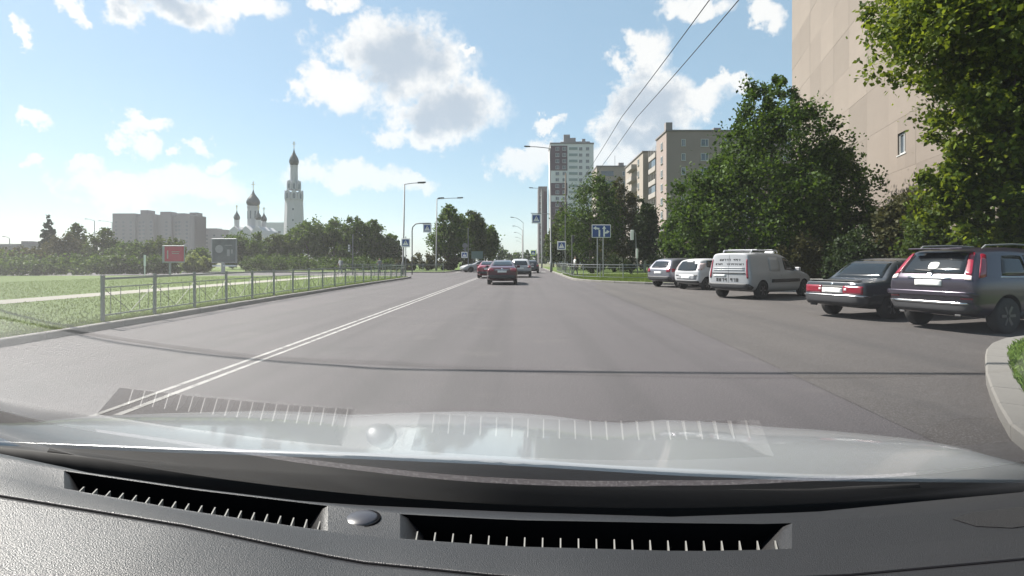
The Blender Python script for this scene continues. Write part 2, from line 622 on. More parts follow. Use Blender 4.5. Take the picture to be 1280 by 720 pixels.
# island on the right with the railing
IK = smooth_path([(3.5, 300), (3.5, 150), (3.5, 80), (3.5, 48), (3.62, 41), (4.2, 38.2), (5.4, 35.8), (7.6, 33.2), (10, 32), (12.9, 31.4), (20, 27)], 6)
kerb('kerb', 'pale kerb around the railed corner island', IK, .2, 1.2, inner=1)
iin = []
for i, p in enumerate(IK):
    d = np.array(IK[min(i + 1, len(IK) - 1)]) - np.array(IK[max(i - 1, 0)])
    d = d / np.linalg.norm(d)
    iin.append((p[0] - d[1] * .18, p[1] + d[0] * .18))
sheet('lawn', iin[18:] + [(60, 27), (60, 120), (3.7, 120)][0:3], .115, 'grass')
sheet('pavement', [(3.75, 53.5), (30, 47), (30, 51), (3.75, 57.5)], .12, 'paving')
sheet('lawn', [(20.2, 10.4), (60, 10.4), (60, 27), (20.2, 27)], .05, 'soil')
FK = smooth_path([(-60, 65.8), (-14, 65.8), (-10, 66.2), (-9.2, 69), (-9.2, 90), (-9.2, 200)], 6)
kerb('kerb', 'kerb on the far side of the side street', FK, .2, 1.5, inner=1)
sheet('lawn', [(-60, 65.98), (-14, 65.98), (-10.1, 66.35), (-9.4, 69), (-9.4, 200), (-9.4, 600), (-60, 600)], .115, 'grass')


def line_strip(name, x, y0, y1, w):
    n = int((y1 - y0) / 1.5)
    V, Fc = [], []
    for i in range(n + 1):
        y = y0 + (y1 - y0) * i / n
        V += [(x - w / 2 + random.uniform(-.006, .006), y, .004), (x + w / 2 + random.uniform(-.006, .006), y, .004)]
    for i in range(n):
        Fc.append((2 * i, 2 * i + 1, 2 * i + 3, 2 * i + 2))
    me = bpy.data.meshes.new(name)
    me.from_pydata(V, [], Fc)
    return tag(link(name, me, 'line_paint'), kind='structure')


def worn_paint():
    "let the asphalt show through the paint in worn specks"
    m = MATS['line_paint']
    nt = m.node_tree
    b = nt.nodes['Principled BSDF']
    src = b.inputs['Base Color'].links[0].from_socket
    tc = next(n for n in nt.nodes if n.type == 'TEX_COORD')
    nz = nt.nodes.new('ShaderNodeTexNoise')
    nz.inputs['Scale'].default_value = 5
    nz.inputs['Detail'].default_value = 8
    nz.inputs['Roughness'].default_value = .7
    nt.links.new(tc.outputs['Object'], nz.inputs['Vector'])
    r = nt.nodes.new('ShaderNodeMapRange')
    r.inputs[1].default_value, r.inputs[2].default_value = .50, .66
    nt.links.new(nz.outputs['Fac'], r.inputs[0])
    mx = nt.nodes.new('ShaderNodeMix')
    mx.data_type = 'RGBA'
    nt.links.new(r.outputs[0], mx.inputs[0])
    nt.links.new(src, mx.inputs[6])
    mx.inputs[7].default_value = (.085, .08, .08, 1)
    nt.links.new(mx.outputs[2], b.inputs['Base Color'])


worn_paint()
for x in (-3.94, -3.74):
    line_strip('road_marking', x, 1.0, 47, .075)
    line_strip('road_marking', x, 66, 400, .085)
for k in range(8):      # pedestrian crossing beyond the side street
    tag(MB().box((-8.4 + k * 1.55, 70, .0035), (.55, 3.2, .004)).build('crossing_stripe', 'line_paint'), kind='structure')


# ------------------------------------------------------------------ fences
def railing(name, label, pts, h=1.0, mat='fence_paint', step=2.0, style='x', group=None, z0=.1):
    P = resample(pts, step)
    root = thing(name, label, 'fence', (P[0][0], P[0][1], 0))
    O = Vector((P[0][0], P[0][1], 0))
    post = MB().box((0, 0, h / 2 - .05), (.055, .055, h + .1)).box((0, 0, h + .01), (.07, .07, .02)).mesh('post')
    post.materials.append(MATS[mat])
    for i, p in enumerate(P):
        share('post', post, root, (p[0] - O.x, p[1] - O.y, z0 + random.uniform(-.01, .015)), (random.uniform(-.012, .012), random.uniform(-.012, .012), 0))
    for i in range(len(P) - 1):
        a, b = Vector((*P[i], z0)) - O, Vector((*P[i + 1], z0)) - O
        d = (b - a).normalized()
        a, b = a + d * .03, b - d * .03
        up = Vector((0, 0, 1))
        rails = [(h - .04, .045), (h - .23, .025), (.16, .03)] if style == 'x' else [(h - .04, .045), (h - .20, .025), (.14, .03)]
        for z, w in rails:
            MB().bar(a + up * z, b + up * z, w * .7, w).build('rail', mat, root)
        if style == 'x':
            m_ = (a + b) / 2
            for s_ in (a, b):
                MB().bar(s_ + up * (h - .25), m_ + up * .18, .009).build('brace', 'fence_dark', root)
                for u_ in (.25, .62):
                    c_ = s_.lerp(m_, u_)
                    MB().bar(c_ + up * .18, c_ + up * (h - .25), .009).build('baluster', 'fence_dark', root)
        else:
            n = int((b - a).length / .16)
            for k in range(1, n):
                q = a.lerp(b, k / n)
                MB().bar(q + up * .14, q + up * (h - .2), .012).build('baluster', mat, root)
    return root


LF = [(-8.93, 11.7), (-9.22, 20), (-9.48, 34), (-9.5, 40), (-9.6, 44.8), (-10.6, 47.0), (-13, 48.1)]
railing('street_railing', 'long grey metal railing along the lawn kerb', LF, .98, step=1.75)
railing('street_railing', 'grey railing turning round the corner island by the blue lane sign', [(3.95, 66), (3.95, 43.2), (5.0, 40.8), (7.4, 38.4), (12.5, 36.5)], 1.08, 'galvanised', 2.0)
railing('street_railing', 'low grey railing across the far side of the side street', [(-22, 66.8), (-13, 66.8), (-9.9, 67.6)], .95, 'galvanised', 2.4)


# ------------------------------------------------------------------ cars
def ring(st, front=False):
    xb, xt, zb, zs, zt, wb, ws, wt = st
    def X(z):
        if z <= zs: return xb
        return xb + (xt - xb) * min(1, (z - zs) / max(zt - zs, 1e-3))
    wm = max(wb, ws) + .012
    tall = (zt - zs) > .2
    zm = zb + .5 * (zs - zb)
    pts = [(0, zb), (wb - .14, zb), (wb, zb + .09), (wm, zm), (ws, zs - .035), (ws - .035, zs + .012)]
    if tall:
        pts += [(wt + (ws - .05 - wt) * .5 + .012, (zs + zt) / 2), (wt, zt - .055), (wt - .13, zt - .004), (0, zt)]
    else:
        pts += [(wt + (ws - .05 - wt) * .5, zs + .02 + (zt - zs) * .3), (wt, zt - .014), (wt - .13, zt - .004), (0, zt)]
    return [(X(z), y, z) for y, z in pts]


def car_body(st, wheels, wr, bulge=(.035, .09)):
    "lofted body with real wheel arches; returns the mesh and a BVH for laying parts on it"
    bm = bmesh.new()
    rings = []
    for s_ in st:
        half = ring(s_)
        L_ = [bm.verts.new((x, y, z)) for x, y, z in half]
        R_ = [L_[0]] + [bm.verts.new((x, -y, z)) for x, y, z in half[1:-1]] + [L_[-1]]
        rings.append((L_, R_))
    n = len(rings[0][0])
    for i in range(len(rings) - 1):
        for side in (0, 1):
            a, b = rings[i][side], rings[i + 1][side]
            for k in range(n - 1):
                f = [a[k], a[k + 1], b[k + 1], b[k]]
                bm.faces.new(f if side else f[::-1])
    for end, sgn in ((0, -1), (-1, 1)):
        L_, R_ = rings[end]
        mid = [L_[0]] + [bm.verts.new((v.co.x + sgn * bulge[0 if end == 0 else 1], 0, v.co.z)) for v in L_[1:-1]] + [L_[-1]]
        for A, flip in ((L_, 0), (R_, 1)):
            for k in range(n - 1):
                vs_ = []
                for v in (A[k], A[k + 1], mid[k + 1], mid[k]):
                    if v not in vs_: vs_.append(v)
                if len(vs_) > 2: bm.faces.new(vs_)
    bmesh.ops.recalc_face_normals(bm, faces=bm.faces)
    me = bpy.data.meshes.new('body')
    bm.to_mesh(me)
    bm.free()
    me.materials.append(MATS['paint_white'])
    me.materials.append(MATS['plastic_dark'])
    o = bpy.data.objects.new('tmp', me)
    col.objects.link(o)
    ss = o.modifiers.new('s', 'SUBSURF')
    ss.levels = ss.render_levels = 2
    cut = MB()
    for (x, w) in wheels:
        for sy in (-1, 1):
            cut.lathe([(wr + .055, 0), (wr + .055, .42)], 24, (x, sy * w - (.27 if sy > 0 else .15), wr + .01), 'y')
    cme = cut.mesh('cut')
    cme.materials.append(MATS['paint_white'])
    cme.materials.append(MATS['plastic_dark'])
    cme.polygons.foreach_set('material_index', [1] * len(cme.polygons))
    co = bpy.data.objects.new('cut', cme)
    col.objects.link(co)
    bo = o.modifiers.new('b', 'BOOLEAN')
    bo.operation = 'DIFFERENCE'
    bo.solver = 'EXACT'
    bo.object = co
    dg = bpy.context.evaluated_depsgraph_get()
    res = bpy.data.meshes.new_from_object(o.evaluated_get(dg))
    bo.show_viewport = False
    dg.update()
    plain = bpy.data.meshes.new_from_object(o.evaluated_get(bpy.context.evaluated_depsgraph_get()))
    bvh = BVHTree.FromPolygons([v.co.copy() for v in plain.vertices], [tuple(p.vertices) for p in plain.polygons])
    bpy.data.objects.remove(o)
    bpy.data.objects.remove(co)
    bpy.data.meshes.remove(plain)
    res.polygons.foreach_set('use_smooth', [True] * len(res.polygons))
    try:
        res.set_sharp_from_angle(angle=R(50))
    except Exception:
        pass
    return res, bvh


AX = {'rear': ((-3, None, None), (1, 0, 0)), 'front': ((9, None, None), (-1, 0, 0)), 'right': ((None, -3, None), (0, 1, 0)), 'left': ((None, 3, None), (0, -1, 0)), 'top': ((None, None, 4), (0, 0, -1))}


def patch(bvh, side, quad, off=.006, n=7, m_=5, rnd=.22, mb=None):
    "a curved plate lying on the body over a quad given in side view (x, z), rear view (y, z) or top view (x, y)"
    org, d = AX[side]
    A, B, C, D = [np.array(q, float) for q in quad]
    pts, low = [], []
    for j in range(m_):
        for i in range(n):
            u, v = 2 * i / (n - 1) - 1, 2 * j / (m_ - 1) - 1
            uu = u * ((1 - rnd) + rnd * math.sqrt(1 - v * v / 2))
            vv = v * ((1 - rnd) + rnd * math.sqrt(1 - u * u / 2))
            s_, t = (uu + 1) / 2, (vv + 1) / 2
            q = (A * (1 - s_) + B * s_) * (1 - t) + (D * (1 - s_) + C * s_) * t
            if side in ('rear', 'front'): o_ = (org[0], q[0], q[1])
            elif side in ('left', 'right'): o_ = (q[0], org[1], q[1])
            else: o_ = (q[0], q[1], org[2])
            loc, nrm, _, _ = bvh.ray_cast(Vector(o_), Vector(d))
            if loc is None:
                loc, nrm, _, _ = bvh.find_nearest(Vector(o_) + Vector(d) * 3)
            if nrm.dot(Vector(d)) > 0: nrm = -nrm
            pts.append(loc + nrm * off)
            low.append(loc - nrm * .012)
    mb = mb or MB()
    fs = [(j * n + i, j * n + i + 1, (j + 1) * n + i + 1, (j + 1) * n + i) for j in range(m_ - 1) for i in range(n - 1)]
    k = len(pts)
    border = [i for i in range(n)] + [j * n + n - 1 for j in range(1, m_)] + [(m_ - 1) * n + i for i in range(n - 2, -1, -1)] + [j * n for j in range(m_ - 2, 0, -1)]
    fs += [(border[i], border[(i + 1) % len(border)], k + border[(i + 1) % len(border)], k + border[i]) for i in range(len(border))]
    mb.add(pts + low, fs)
    return mb


WHEELS = {}


def wheel_meshes(r):
    if r not in WHEELS:
        w = .105
        t = MB().lathe([(r * .60, -w * .9), (r * .93, -w), (r, -w * .75), (r, w * .75), (r * .93, w), (r * .60, w * .9)], 28, axis='y').mesh('tyre', True)
        t.materials.append(MATS['rubber'])
        rim = MB().lathe([(r * .62, -w * .5), (r * .62, w * .86), (r * .57, w * .86), (r * .55, w * .45), (.02, w * .40)], 24, axis='y')
        for k in range(6):
            a = k * math.pi / 3
            rim.bar((math.cos(a) * .04, w * .62, math.sin(a) * .04), (math.cos(a) * r * .58, w * .72, math.sin(a) * r * .58), .06, .05)
        rim.lathe([(.06, w * .4), (.055, w * .78), (.02, w * .8)], 12, axis='y')
        rm = rim.mesh('rim')
        rm.materials.append(MATS['rim'])
        WHEELS[r] = (t, rm)
    return WHEELS[r]


def car(name, label, loc, phi, st, paint, wheels, wr, parts, scale=1.0, cat='car', group=None, seams=(), extra=None):
    "loc: rear right corner on the ground unless given as ('c', x, y): middle of the rear"
    root = thing(name, label, cat, (0, 0, 0), R(90 - phi), group)
    root.scale = (scale,) * 3
    half = max(s_[6] for s_ in st)
    p = R(phi)
    if loc[0] == 'c': X, Y = loc[1], loc[2]
    else:
        X, Y = loc[0] - half * math.cos(p), loc[1] + half * math.sin(p)
    root.location = (X, Y, 0)
    me, bvh = car_body(st, wheels, wr)
    me.materials[0] = MATS[paint]
    link('body', me, None, root)
    for (x, w) in wheels:
        for sy in (-1, 1):
            t, rm = wheel_meshes(wr)
            rz = 0 if sy > 0 else math.pi
            o = share('wheel', t, root, (x, sy * (w - .085), wr - .004), (0, 0, rz))
            share('rim', rm, o)
    for pt in parts:
        nm, side, qd, mat = pt[:4]
        kw = pt[4] if len(pt) > 4 else {}
        for s2 in ((side,) if side != 'both' else ('left', 'right')):
            patch(bvh, s2, qd, **kw).build(nm, mat, root, True)
        if side == 'rear2':
            pass
    for qd in seams:
        for s2 in ('left', 'right'):
            patch(bvh, s2, qd, off=.002, n=3, m_=6, rnd=0).build('door_seam', 'dark', root)
    if extra: extra(root, bvh)
    return root


def mirror_pair(quad):
    return [(-q[0], q[1]) for q in quad]


def rl(nm, quad, mat, kw=None):
    "a rear part and its mirror image"
    kw = kw or {}
    return [(nm, 'rear', quad, mat, kw), (nm, 'rear', mirror_pair(quad), mat, kw)]


def q4(x0, x1, z0, z1): return [(x0, z0), (x1, z0), (x1, z1), (x0, z1)]


def wing_mirrors(x, y, z, mat):
    def f(root, bvh=None):
        for s_ in (-1, 1):
            MB().lathe([(.02, -.05), (.075, -.045), (.095, 0), (.08, .06), (.03, .085)], 12).mesh('m')
            mb = MB().box((x, s_ * (y + .10), z), (.10, .20, .14), rz=s_ * .2).bar((x, s_ * (y - .05), z - .06), (x, s_ * (y + .06), z - .04), .05)
            mb.build('wing_mirror', mat, root, bevel=.02)
    return f


SUV = [(.02, .40, .40, 1.04, 1.57, .77, .80, .60), (.07, .47, .33, 1.05, 1.62, .85, .875, .64), (.9, 1.0, .24, 1.06, 1.68, .885, .905, .66), (2.0, 2.0, .23, 1.05, 1.67, .885, .91, .66),
       (2.95, 2.5, .23, 1.03, 1.59, .885, .90, .64), (3.42, 3.40, .23, 1.02, 1.06, .88, .90, .76), (4.15, 4.15, .25, .92, .97, .86, .86, .66), (4.46, 4.44, .32, .78, .83, .76, .76, .58), (4.53, 4.5, .38, .72, .76, .66, .66, .5)]
VAN = [(.03, .11, .38, .98, 1.625, .81, .835, .70), (.07, .16, .32, .99, 1.655, .85, .865, .715), (.9, .95, .21, 1.0, 1.67, .865, .875, .72), (2.3, 2.2, .21, .98, 1.67, .865, .875, .71),
       (3.02, 2.68, .21, .95, 1.56, .86, .87, .66), (3.6, 3.56, .21, .93, .97, .85, .86, .74), (4.12, 4.12, .23, .84, .89, .83, .83, .64), (4.41, 4.39, .3, .70, .75, .74, .74, .55), (4.47, 4.45, .36, .65, .68, .66, .66, .48)]
BOXY = [(.0, .02, .36, .815, .86, .735, .755, .70), (.04, .05, .29, .825, .875, .79, .795, .72), (.70, .72, .21, .845, .895, .81, .81, .73), (.80, .84, .21, .85, .92, .81, .81, .72), (1.15, 1.32, .21, .86, 1.405, .81, .815, .585),
        (2.0, 2.0, .21, .86, 1.435, .815, .82, .61), (2.7, 2.42, .21, .85, 1.395, .81, .815, .59), (3.05, 3.05, .21, .84, .88, .81, .81, .73), (4.2, 4.2, .25, .77, .82, .79, .79, .72), (4.30, 4.29, .35, .73, .77, .75, .75, .70)]
SALOON = [(.0, .08, .38, .90, 1.00, .75, .78, .66), (.06, .13, .30, .92, 1.03, .84, .845, .70), (.40, .46, .22, .94, 1.075, .875, .875, .72), (.62, .70, .21, .95, 1.13, .88, .88, .70), (1.1, 1.42, .21, .96, 1.42, .88, .885, .57),
          (2.1, 2.1, .21, .95, 1.46, .88, .885, .60), (3.0, 2.6, .21, .93, 1.37, .88, .88, .57), (3.5, 3.48, .21, .92, .97, .87, .88, .74), (4.2, 4.2, .22, .80, .85, .84, .84, .64), (4.5, 4.48, .30, .66, .70, .74, .74, .55), (4.57, 4.55, .36, .62, .65, .65, .65, .5)]
HATCH = [(.0, .36, .38, .92, 1.37, .75, .79, .57), (.05, .42, .30, .93, 1.43, .84, .86, .61), (.8, .9, .21, .95, 1.50, .87, .88, .63), (1.9, 1.9, .21, .94, 1.50, .87, .88, .63),
         (2.75, 2.25, .21, .93, 1.42, .87, .875, .60), (3.25, 3.22, .21, .92, .97, .86, .87, .74), (3.85, 3.85, .22, .80, .85, .83, .83, .64), (4.13, 4.11, .3, .66, .70, .74, .74, .55), (4.2, 4.18, .36, .62, .65, .65, .65, .5)]
MINI = [(.0, .26, .36, .86, 1.33, .70, .735, .58), (.05, .32, .28, .87, 1.40, .785, .80, .61), (.65, .75, .2, .90, 1.47, .805, .815, .63), (1.5, 1.5, .2, .89, 1.47, .805, .815, .63),
        (2.3, 1.85, .2, .88, 1.38, .80, .81, .60), (2.75, 2.72, .2, .88, .93, .80, .80, .70), (3.15, 3.15, .21, .78, .83, .77, .77, .6), (3.38, 3.36, .28, .64, .68, .68, .68, .5), (3.43, 3.41, .34, .6, .63, .6, .6, .45)]

# graphite sport utility car in the near bay
suv_parts = [('rear_window', 'rear', [(-.63, 1.13), (.63, 1.13), (.515, 1.545), (-.515, 1.545)], 'auto_glass', {'n': 13, 'off': .008, 'rnd': .1}),
             ('number_plate', 'rear', q4(-.26, .26, .90, 1.015), 'plate', {'rnd': 0, 'off': .014}),
             ('chrome_trim', 'rear', q4(-.42, .42, 1.035, 1.065), 'chrome', {'rnd': .05, 'off': .02, 'n': 9}),
             ('bumper', 'rear', [(-.83, .40), (.83, .40), (.86, .60), (-.86, .60)], 'plastic_dark', {'n': 17, 'off': .03}),
             ('bumper_strip', 'rear', [(-.70, .55), (.70, .55), (.76, .60), (-.76, .60)], 'chrome', {'n': 13, 'off': .04, 'm_': 3}),
             ('bumper_ledge', 'rear', q4(-.85, .85, .70, .80), 'paint_graphite', {'n': 17, 'off': .07}),
             ('wiper', 'rear', [(-.04, 1.17), (.34, 1.19), (.34, 1.205), (-.04, 1.195)], 'dark', {'off': .03}),
             ('sticker', 'rear', q4(-.10, .10, 1.22, 1.36), 'sticker', {'rnd': .5, 'off': .013}),
             ('emblem', 'rear', q4(-.05, .05, 1.075, 1.15), 'chrome', {'off': .025, 'rnd': .3})]
suv_parts += rl('tail_light', [(.655, 1.03), (.775, 1.02), (.755, 1.10), (.65, 1.12)], 'tail_clear', {'off': .018, 'n': 9})
suv_parts += rl('tail_light', [(.645, 1.12), (.755, 1.10), (.605, 1.545), (.53, 1.54)], 'tail_red', {'off': .018, 'n': 9, 'm_': 9})
suv_parts += rl('reflector', q4(.60, .80, .655, .69), 'tail_red', {'off': .02})
suv_parts += [('side_window', 'both', [(.75, 1.10), (1.55, 1.10), (1.55, 1.50), (.98, 1.50)], 'auto_glass', {'rnd': .2}),
              ('side_window', 'both', [(1.60, 1.09), (2.50, 1.08), (2.42, 1.51), (1.60, 1.51)], 'auto_glass', {'rnd': .1}),
              ('side_window', 'both', [(2.56, 1.08), (3.12, 1.07), (2.75, 1.42), (2.50, 1.50)], 'auto_glass', {'rnd': .1}),
              ('window_trim', 'both', [(.72, 1.075), (3.1, 1.05), (3.1, 1.065), (.72, 1.092)], 'chrome', {'rnd': 0, 'n': 15, 'off': .012}),
              ('sill_cladding', 'both', [(1.25, .26), (3.15, .26), (3.15, .42), (1.25, .42)], 'plastic_dark', {'off': .018, 'n': 9}),
              ('windscreen', 'front', [(-.66, 1.08), (.66, 1.08), (.54, 1.52), (-.54, 1.52)], 'auto_glass', {'n': 13}),
              ('tail_light', 'both', [(.15, 1.06), (.34, 1.08), (.60, 1.51), (.50, 1.53)], 'tail_red', {'off': .012, 'rnd': .15})]


def suv_extra(root, bvh):
    for s_ in (-1, 1):
        MB().tube([(.62, s_ * .60, 1.63), (.72, s_ * .60, 1.695), (1.5, s_ * .61, 1.72), (2.3, s_ * .60, 1.70), (2.4, s_ * .59, 1.65)], .017, 8).build('roof_rail', 'pole_grey', root, True)
        MB().lathe([(.03, 0), (.035, .10)], 10, (.12, s_ * .55, .35), 'y').build('exhaust_pipe', 'chrome', root)
    MB().box((.30, 0, 1.635), (.26, 1.06, .03)).build('roof_spoiler', 'paint_graphite', root, bevel=.012)
    wing_mirrors(2.95, .92, 1.10, 'paint_graphite')(root)


PARK = 'cars parked nose-in along the right side'
car('parked_car', 'graphite sport utility car with tall red tail lights and roof rails', (8.55, 10.42), 71, SUV, 'paint_graphite', [(.88, .885), (3.55, .885)], .345, suv_parts, 1.02, group=PARK,
    seams=([(1.56, .42), (1.568, .42), (1.568, 1.1), (1.56, 1.1)], [(2.53, .42), (2.538, .42), (2.538, 1.08), (2.53, 1.08)]), extra=suv_extra)

# boxy dark saloon
box_parts = [('rear_window', 'rear', [(-.62, .94), (.62, .94), (.505, 1.37), (-.505, 1.37)], 'auto_glass', {'n': 13, 'rnd': .08, 'off': .009}),
             ('tail_panel', 'rear', q4(-.72, .72, .58, .77), 'dark', {'rnd': .02, 'n': 13, 'off': .008}),
             ('number_plate', 'rear', q4(-.26, .26, .605, .715), 'plate', {'rnd': 0, 'off': .022}),
             ('bumper', 'rear', q4(-.80, .80, .36, .55), 'plastic_dark', {'n': 17, 'off': .06, 'rnd': .1}),
             ('bumper_strip', 'rear', q4(-.79, .79, .535, .56), 'chrome', {'n': 15, 'off': .068, 'm_': 3, 'rnd': 0}),
             ('emblem', 'rear', q4(-.035, .035, .785, .835), 'chrome', {'off': .012, 'rnd': .8}),
             ('badge', 'rear', q4(-.58, -.44, .79, .825), 'chrome', {'off': .01, 'rnd': 0})]
box_parts += rl('tail_light', q4(.275, .735, .59, .77), 'tail_red', {'rnd': .03, 'off': .016, 'n': 9})
box_parts += rl('reversing_light', q4(.30, .36, .66, .71), 'tail_clear', {'rnd': .03, 'off': .02, 'n': 5})
box_parts += [('side_window', 'both', [(1.16, .92), (1.62, .92), (1.62, 1.34), (1.40, 1.34)], 'auto_glass', {'rnd': .1}),
              ('side_window', 'both', [(1.68, .92), (2.74, .91), (2.44, 1.34), (1.68, 1.345)], 'auto_glass', {'rnd': .06}),
              ('side_strip', 'both', q4(.25, 4.1, .54, .585), 'plastic_dark', {'rnd': 0, 'n': 21, 'm_': 3, 'off': .015}),
              ('windscreen', 'front', [(-.66, .95), (.66, .95), (.53, 1.31), (-.53, 1.31)], 'auto_glass', {'n': 13})]


def box_extra(root, bvh):
    MB().box((.07, 0, .89), (.15, 1.26, .022)).build('boot_spoiler', 'dark', root, bevel=.008)
    wing_mirrors(2.66, .80, .99, 'paint_dark_blue')(root)
    MB().lathe([(.028, 0), (.03, .16)], 10, (.02, .45, .30), 'y').build('exhaust_pipe', 'dark', root)


car('parked_car', 'boxy old dark saloon with wide red tail lights and boot spoiler', (8.02, 13.0), 67, BOXY, 'paint_dark_blue', [(.90, .80), (3.48, .80)], .30, box_parts, 1.05, group=PARK,
    seams=([(1.64, .4), (1.648, .4), (1.648, .93), (1.64, .93)], [(2.78, .4), (2.786, .4), (2.786, .92), (2.78, .92)]), extra=box_extra)

# white delivery van
van_parts = [('bumper', 'rear', q4(-.84, .84, .38, .56), 'plastic_dark', {'n': 17, 'off': .05}),
             ('number_plate', 'rear', q4(-.02 + .12, .60, .80, .87), 'plate', {'rnd': 0, 'off': .012}),
             ('door_handle_bar', 'rear', q4(-.66, .66, .905, .935), 'dark', {'rnd': 0, 'off': .014, 'n': 13}),
             ('door_seam', 'rear', [(-.012, .58), (-.004, .58), (-.004, 1.56), (-.012, 1.56)], 'dark', {'rnd': 0, 'off': .003, 'n': 3, 'm_': 9}),
             ('door_rib', 'rear', q4(-.62, .62, 1.03, 1.05), 'paint_white', {'rnd': 0, 'off': .016, 'n': 13, 'm_': 3}),
             ('door_rib', 'rear', q4(-.62, .62, 1.10, 1.12), 'paint_white', {'rnd': 0, 'off': .016, 'n': 13, 'm_': 3})]
van_parts += rl('tail_light', [(.71, .74), (.785, .74), (.70, 1.42), (.66, 1.42)], 'tail_red', {'off': .012, 'n': 5, 'm_': 9})
van_parts += [
              ('side_window', 'both', [(2.30, 1.02), (3.34, .975), (2.84, 1.43), (2.30, 1.50)], 'auto_glass', {'rnd': .1}),
              ('windscreen', 'front', [(-.66, 1.0), (.66, 1.0), (.56, 1.5), (-.56, 1.5)], 'auto_glass', {'n': 13}),
              ('side_moulding', 'both', q4(1.35, 3.32, .58, .70), 'plastic_dark', {'rnd': .05, 'off': .015, 'n': 11}),
              ('side_panel', 'both', q4(1.30, 1.98, .98, 1.50), 'paint_pearl', {'rnd': .12, 'off': .004})]


def letters(mb, bvh, y0, y1, z0, z1, n, side='rear'):
    "a row of short dark strokes: lettering too small to read"
    w = (y1 - y0) / n
    for k in range(n):
        if random.random() < .12: continue
        a = y0 + k * w
        for q in (q4(a, a + w * .28, z0, z1), q4(a + w * .3, a + w * .78, z0 + (z1 - z0) * random.choice((.0, .4, .75)), z0 + (z1 - z0) * (random.choice((.9, 1.0))))):
            patch(bvh, side, q, off=.004, n=2, m_=2, rnd=0, mb=mb)
    return mb


def van_extra(root, bvh):
    letters(MB(), bvh, -.44, .40, 1.36, 1.435, 9).build('lettering', 'plastic_dark', root)
    letters(MB(), bvh, -.58, .56, 1.21, 1.275, 15).build('lettering', 'plastic_dark', root)
    letters(MB(), bvh, -.40, .52, .62, .745, 8).build('lettering', 'plastic_dark', root)
    for s_ in (-1, 1):
        MB().tube([(.55, s_ * .56, 1.66), (.6, s_ * .56, 1.745), (2.25, s_ * .55, 1.745), (2.3, s_ * .55, 1.66)], .026, 8).build('roof_rail', 'paint_white', root, True)
    for x in (.9, 1.9):
        MB().box((x, 0, 1.765), (.06, 1.2, .035)).build('roof_bar', 'paint_white', root, bevel=.01)
    MB().box((2.72, 0, 1.68), (.14, .36, .10)).build('roof_beacon', 'sign_white', root, bevel=.03)
    wing_mirrors(2.98, .88, 1.06, 'paint_pearl')(root)


car('delivery_van', 'white panel van with roof rack and dark lettering on its rear doors', (8.15, 19.95), 54, VAN, 'paint_pearl', [(.80, .86), (3.70, .86)], .315, van_parts, 1.04, 'van', PARK,
    seams=([(2.0, .4), (2.008, .4), (2.008, 1.55), (2.0, 1.55)], [(1.27, .5), (1.277, .5), (1.277, 1.55), (1.27, 1.55)], [(3.36, .4), (3.366, .4), (3.366, .95), (3.36, .95)]), extra=van_extra)


def hatch_parts(glare=False, w=1.0):
    p = [('rear_window', 'rear', [(-.60 * w, .98), (.60 * w, .98), (.49 * w, 1.34), (-.49 * w, 1.34)], 'auto_glass', {'n': 13}),
         ('number_plate', 'rear', q4(-.26, .26, .70, .80), 'plate', {'rnd': 0, 'off': .012}),
         ('bumper', 'rear', q4(-.82 * w, .82 * w, .38, .56), 'plastic_dark', {'n': 17, 'off': .03}),
         ('wiper', 'rear', [(-.03, 1.0), (.32, 1.02), (.32, 1.035), (-.03, 1.02)], 'dark', {'off': .025}),
         ('side_window', 'both', [(.78, 1.0), (1.35, .985), (1.35, 1.37), (.95, 1.36)], 'auto_glass', {'rnd': .15}),
         ('side_window', 'both', [(1.42, .985), (2.80, .965), (2.36, 1.34), (1.42, 1.38)], 'auto_glass', {'rnd': .08}),
         ('windscreen', 'front', [(-.64 * w, .99), (.64 * w, .99), (.53 * w, 1.37), (-.53 * w, 1.37)], 'auto_glass', {'n': 13})]
    p += rl('tail_light', [(.56 * w, .78), (.82 * w, .78), (.79 * w, .96), (.60 * w, .96)], 'tail_red', {'off': .014, 'n': 9})
    p += [('tail_light', 'both', [(.09, .78), (.30, .80), (.36, .95), (.14, .95)], 'tail_red', {'off': .01})]
    return p


mini_parts = [('rear_window', 'rear', [(-.62, .88), (.62, .88), (.50, 1.34), (-.50, 1.34)], 'auto_glass', {'n': 13, 'm_': 9, 'rnd': .3}),
              ('number_plate', 'rear', q4(-.26, .26, .52, .63), 'plate', {'rnd': 0, 'off': .014}),
              ('number_plate_recess', 'rear', q4(-.62, .62, .48, .70), 'paint_pearl', {'rnd': .2, 'off': .006}),
              ('bumper', 'rear', q4(-.72, .72, .34, .44), 'plastic_dark', {'n': 15, 'off': .02}),
              ('sticker', 'rear', q4(-.52, -.36, 1.20, 1.33), 'sticker', {'rnd': .6, 'off': .012}),
              ('side_window', 'both', [(.55, 1.06), (1.25, .95), (1.25, 1.36), (.62, 1.36)], 'auto_glass', {'rnd': .2}),
              ('side_window', 'both', [(1.32, .945), (2.36, .93), (1.94, 1.32), (1.32, 1.36)], 'auto_glass', {'rnd': .1}),
              ('windscreen', 'front', [(-.62, .95), (.62, .95), (.54, 1.34), (-.54, 1.34)], 'auto_glass', {'n': 13})]
mini_parts += rl('tail_light', [(.63, .92), (.76, .92), (.68, 1.24), (.58, 1.22)], 'tail_clear', {'off': .014})
mini_parts += [('tail_light', 'both', [(.08, .94), (.20, .94), (.30, 1.22), (.22, 1.24)], 'tail_red', {'off': .01})]
mini_parts += rl('reflector', q4(.46, .66, .645, .69), 'dark', {'off': .012})
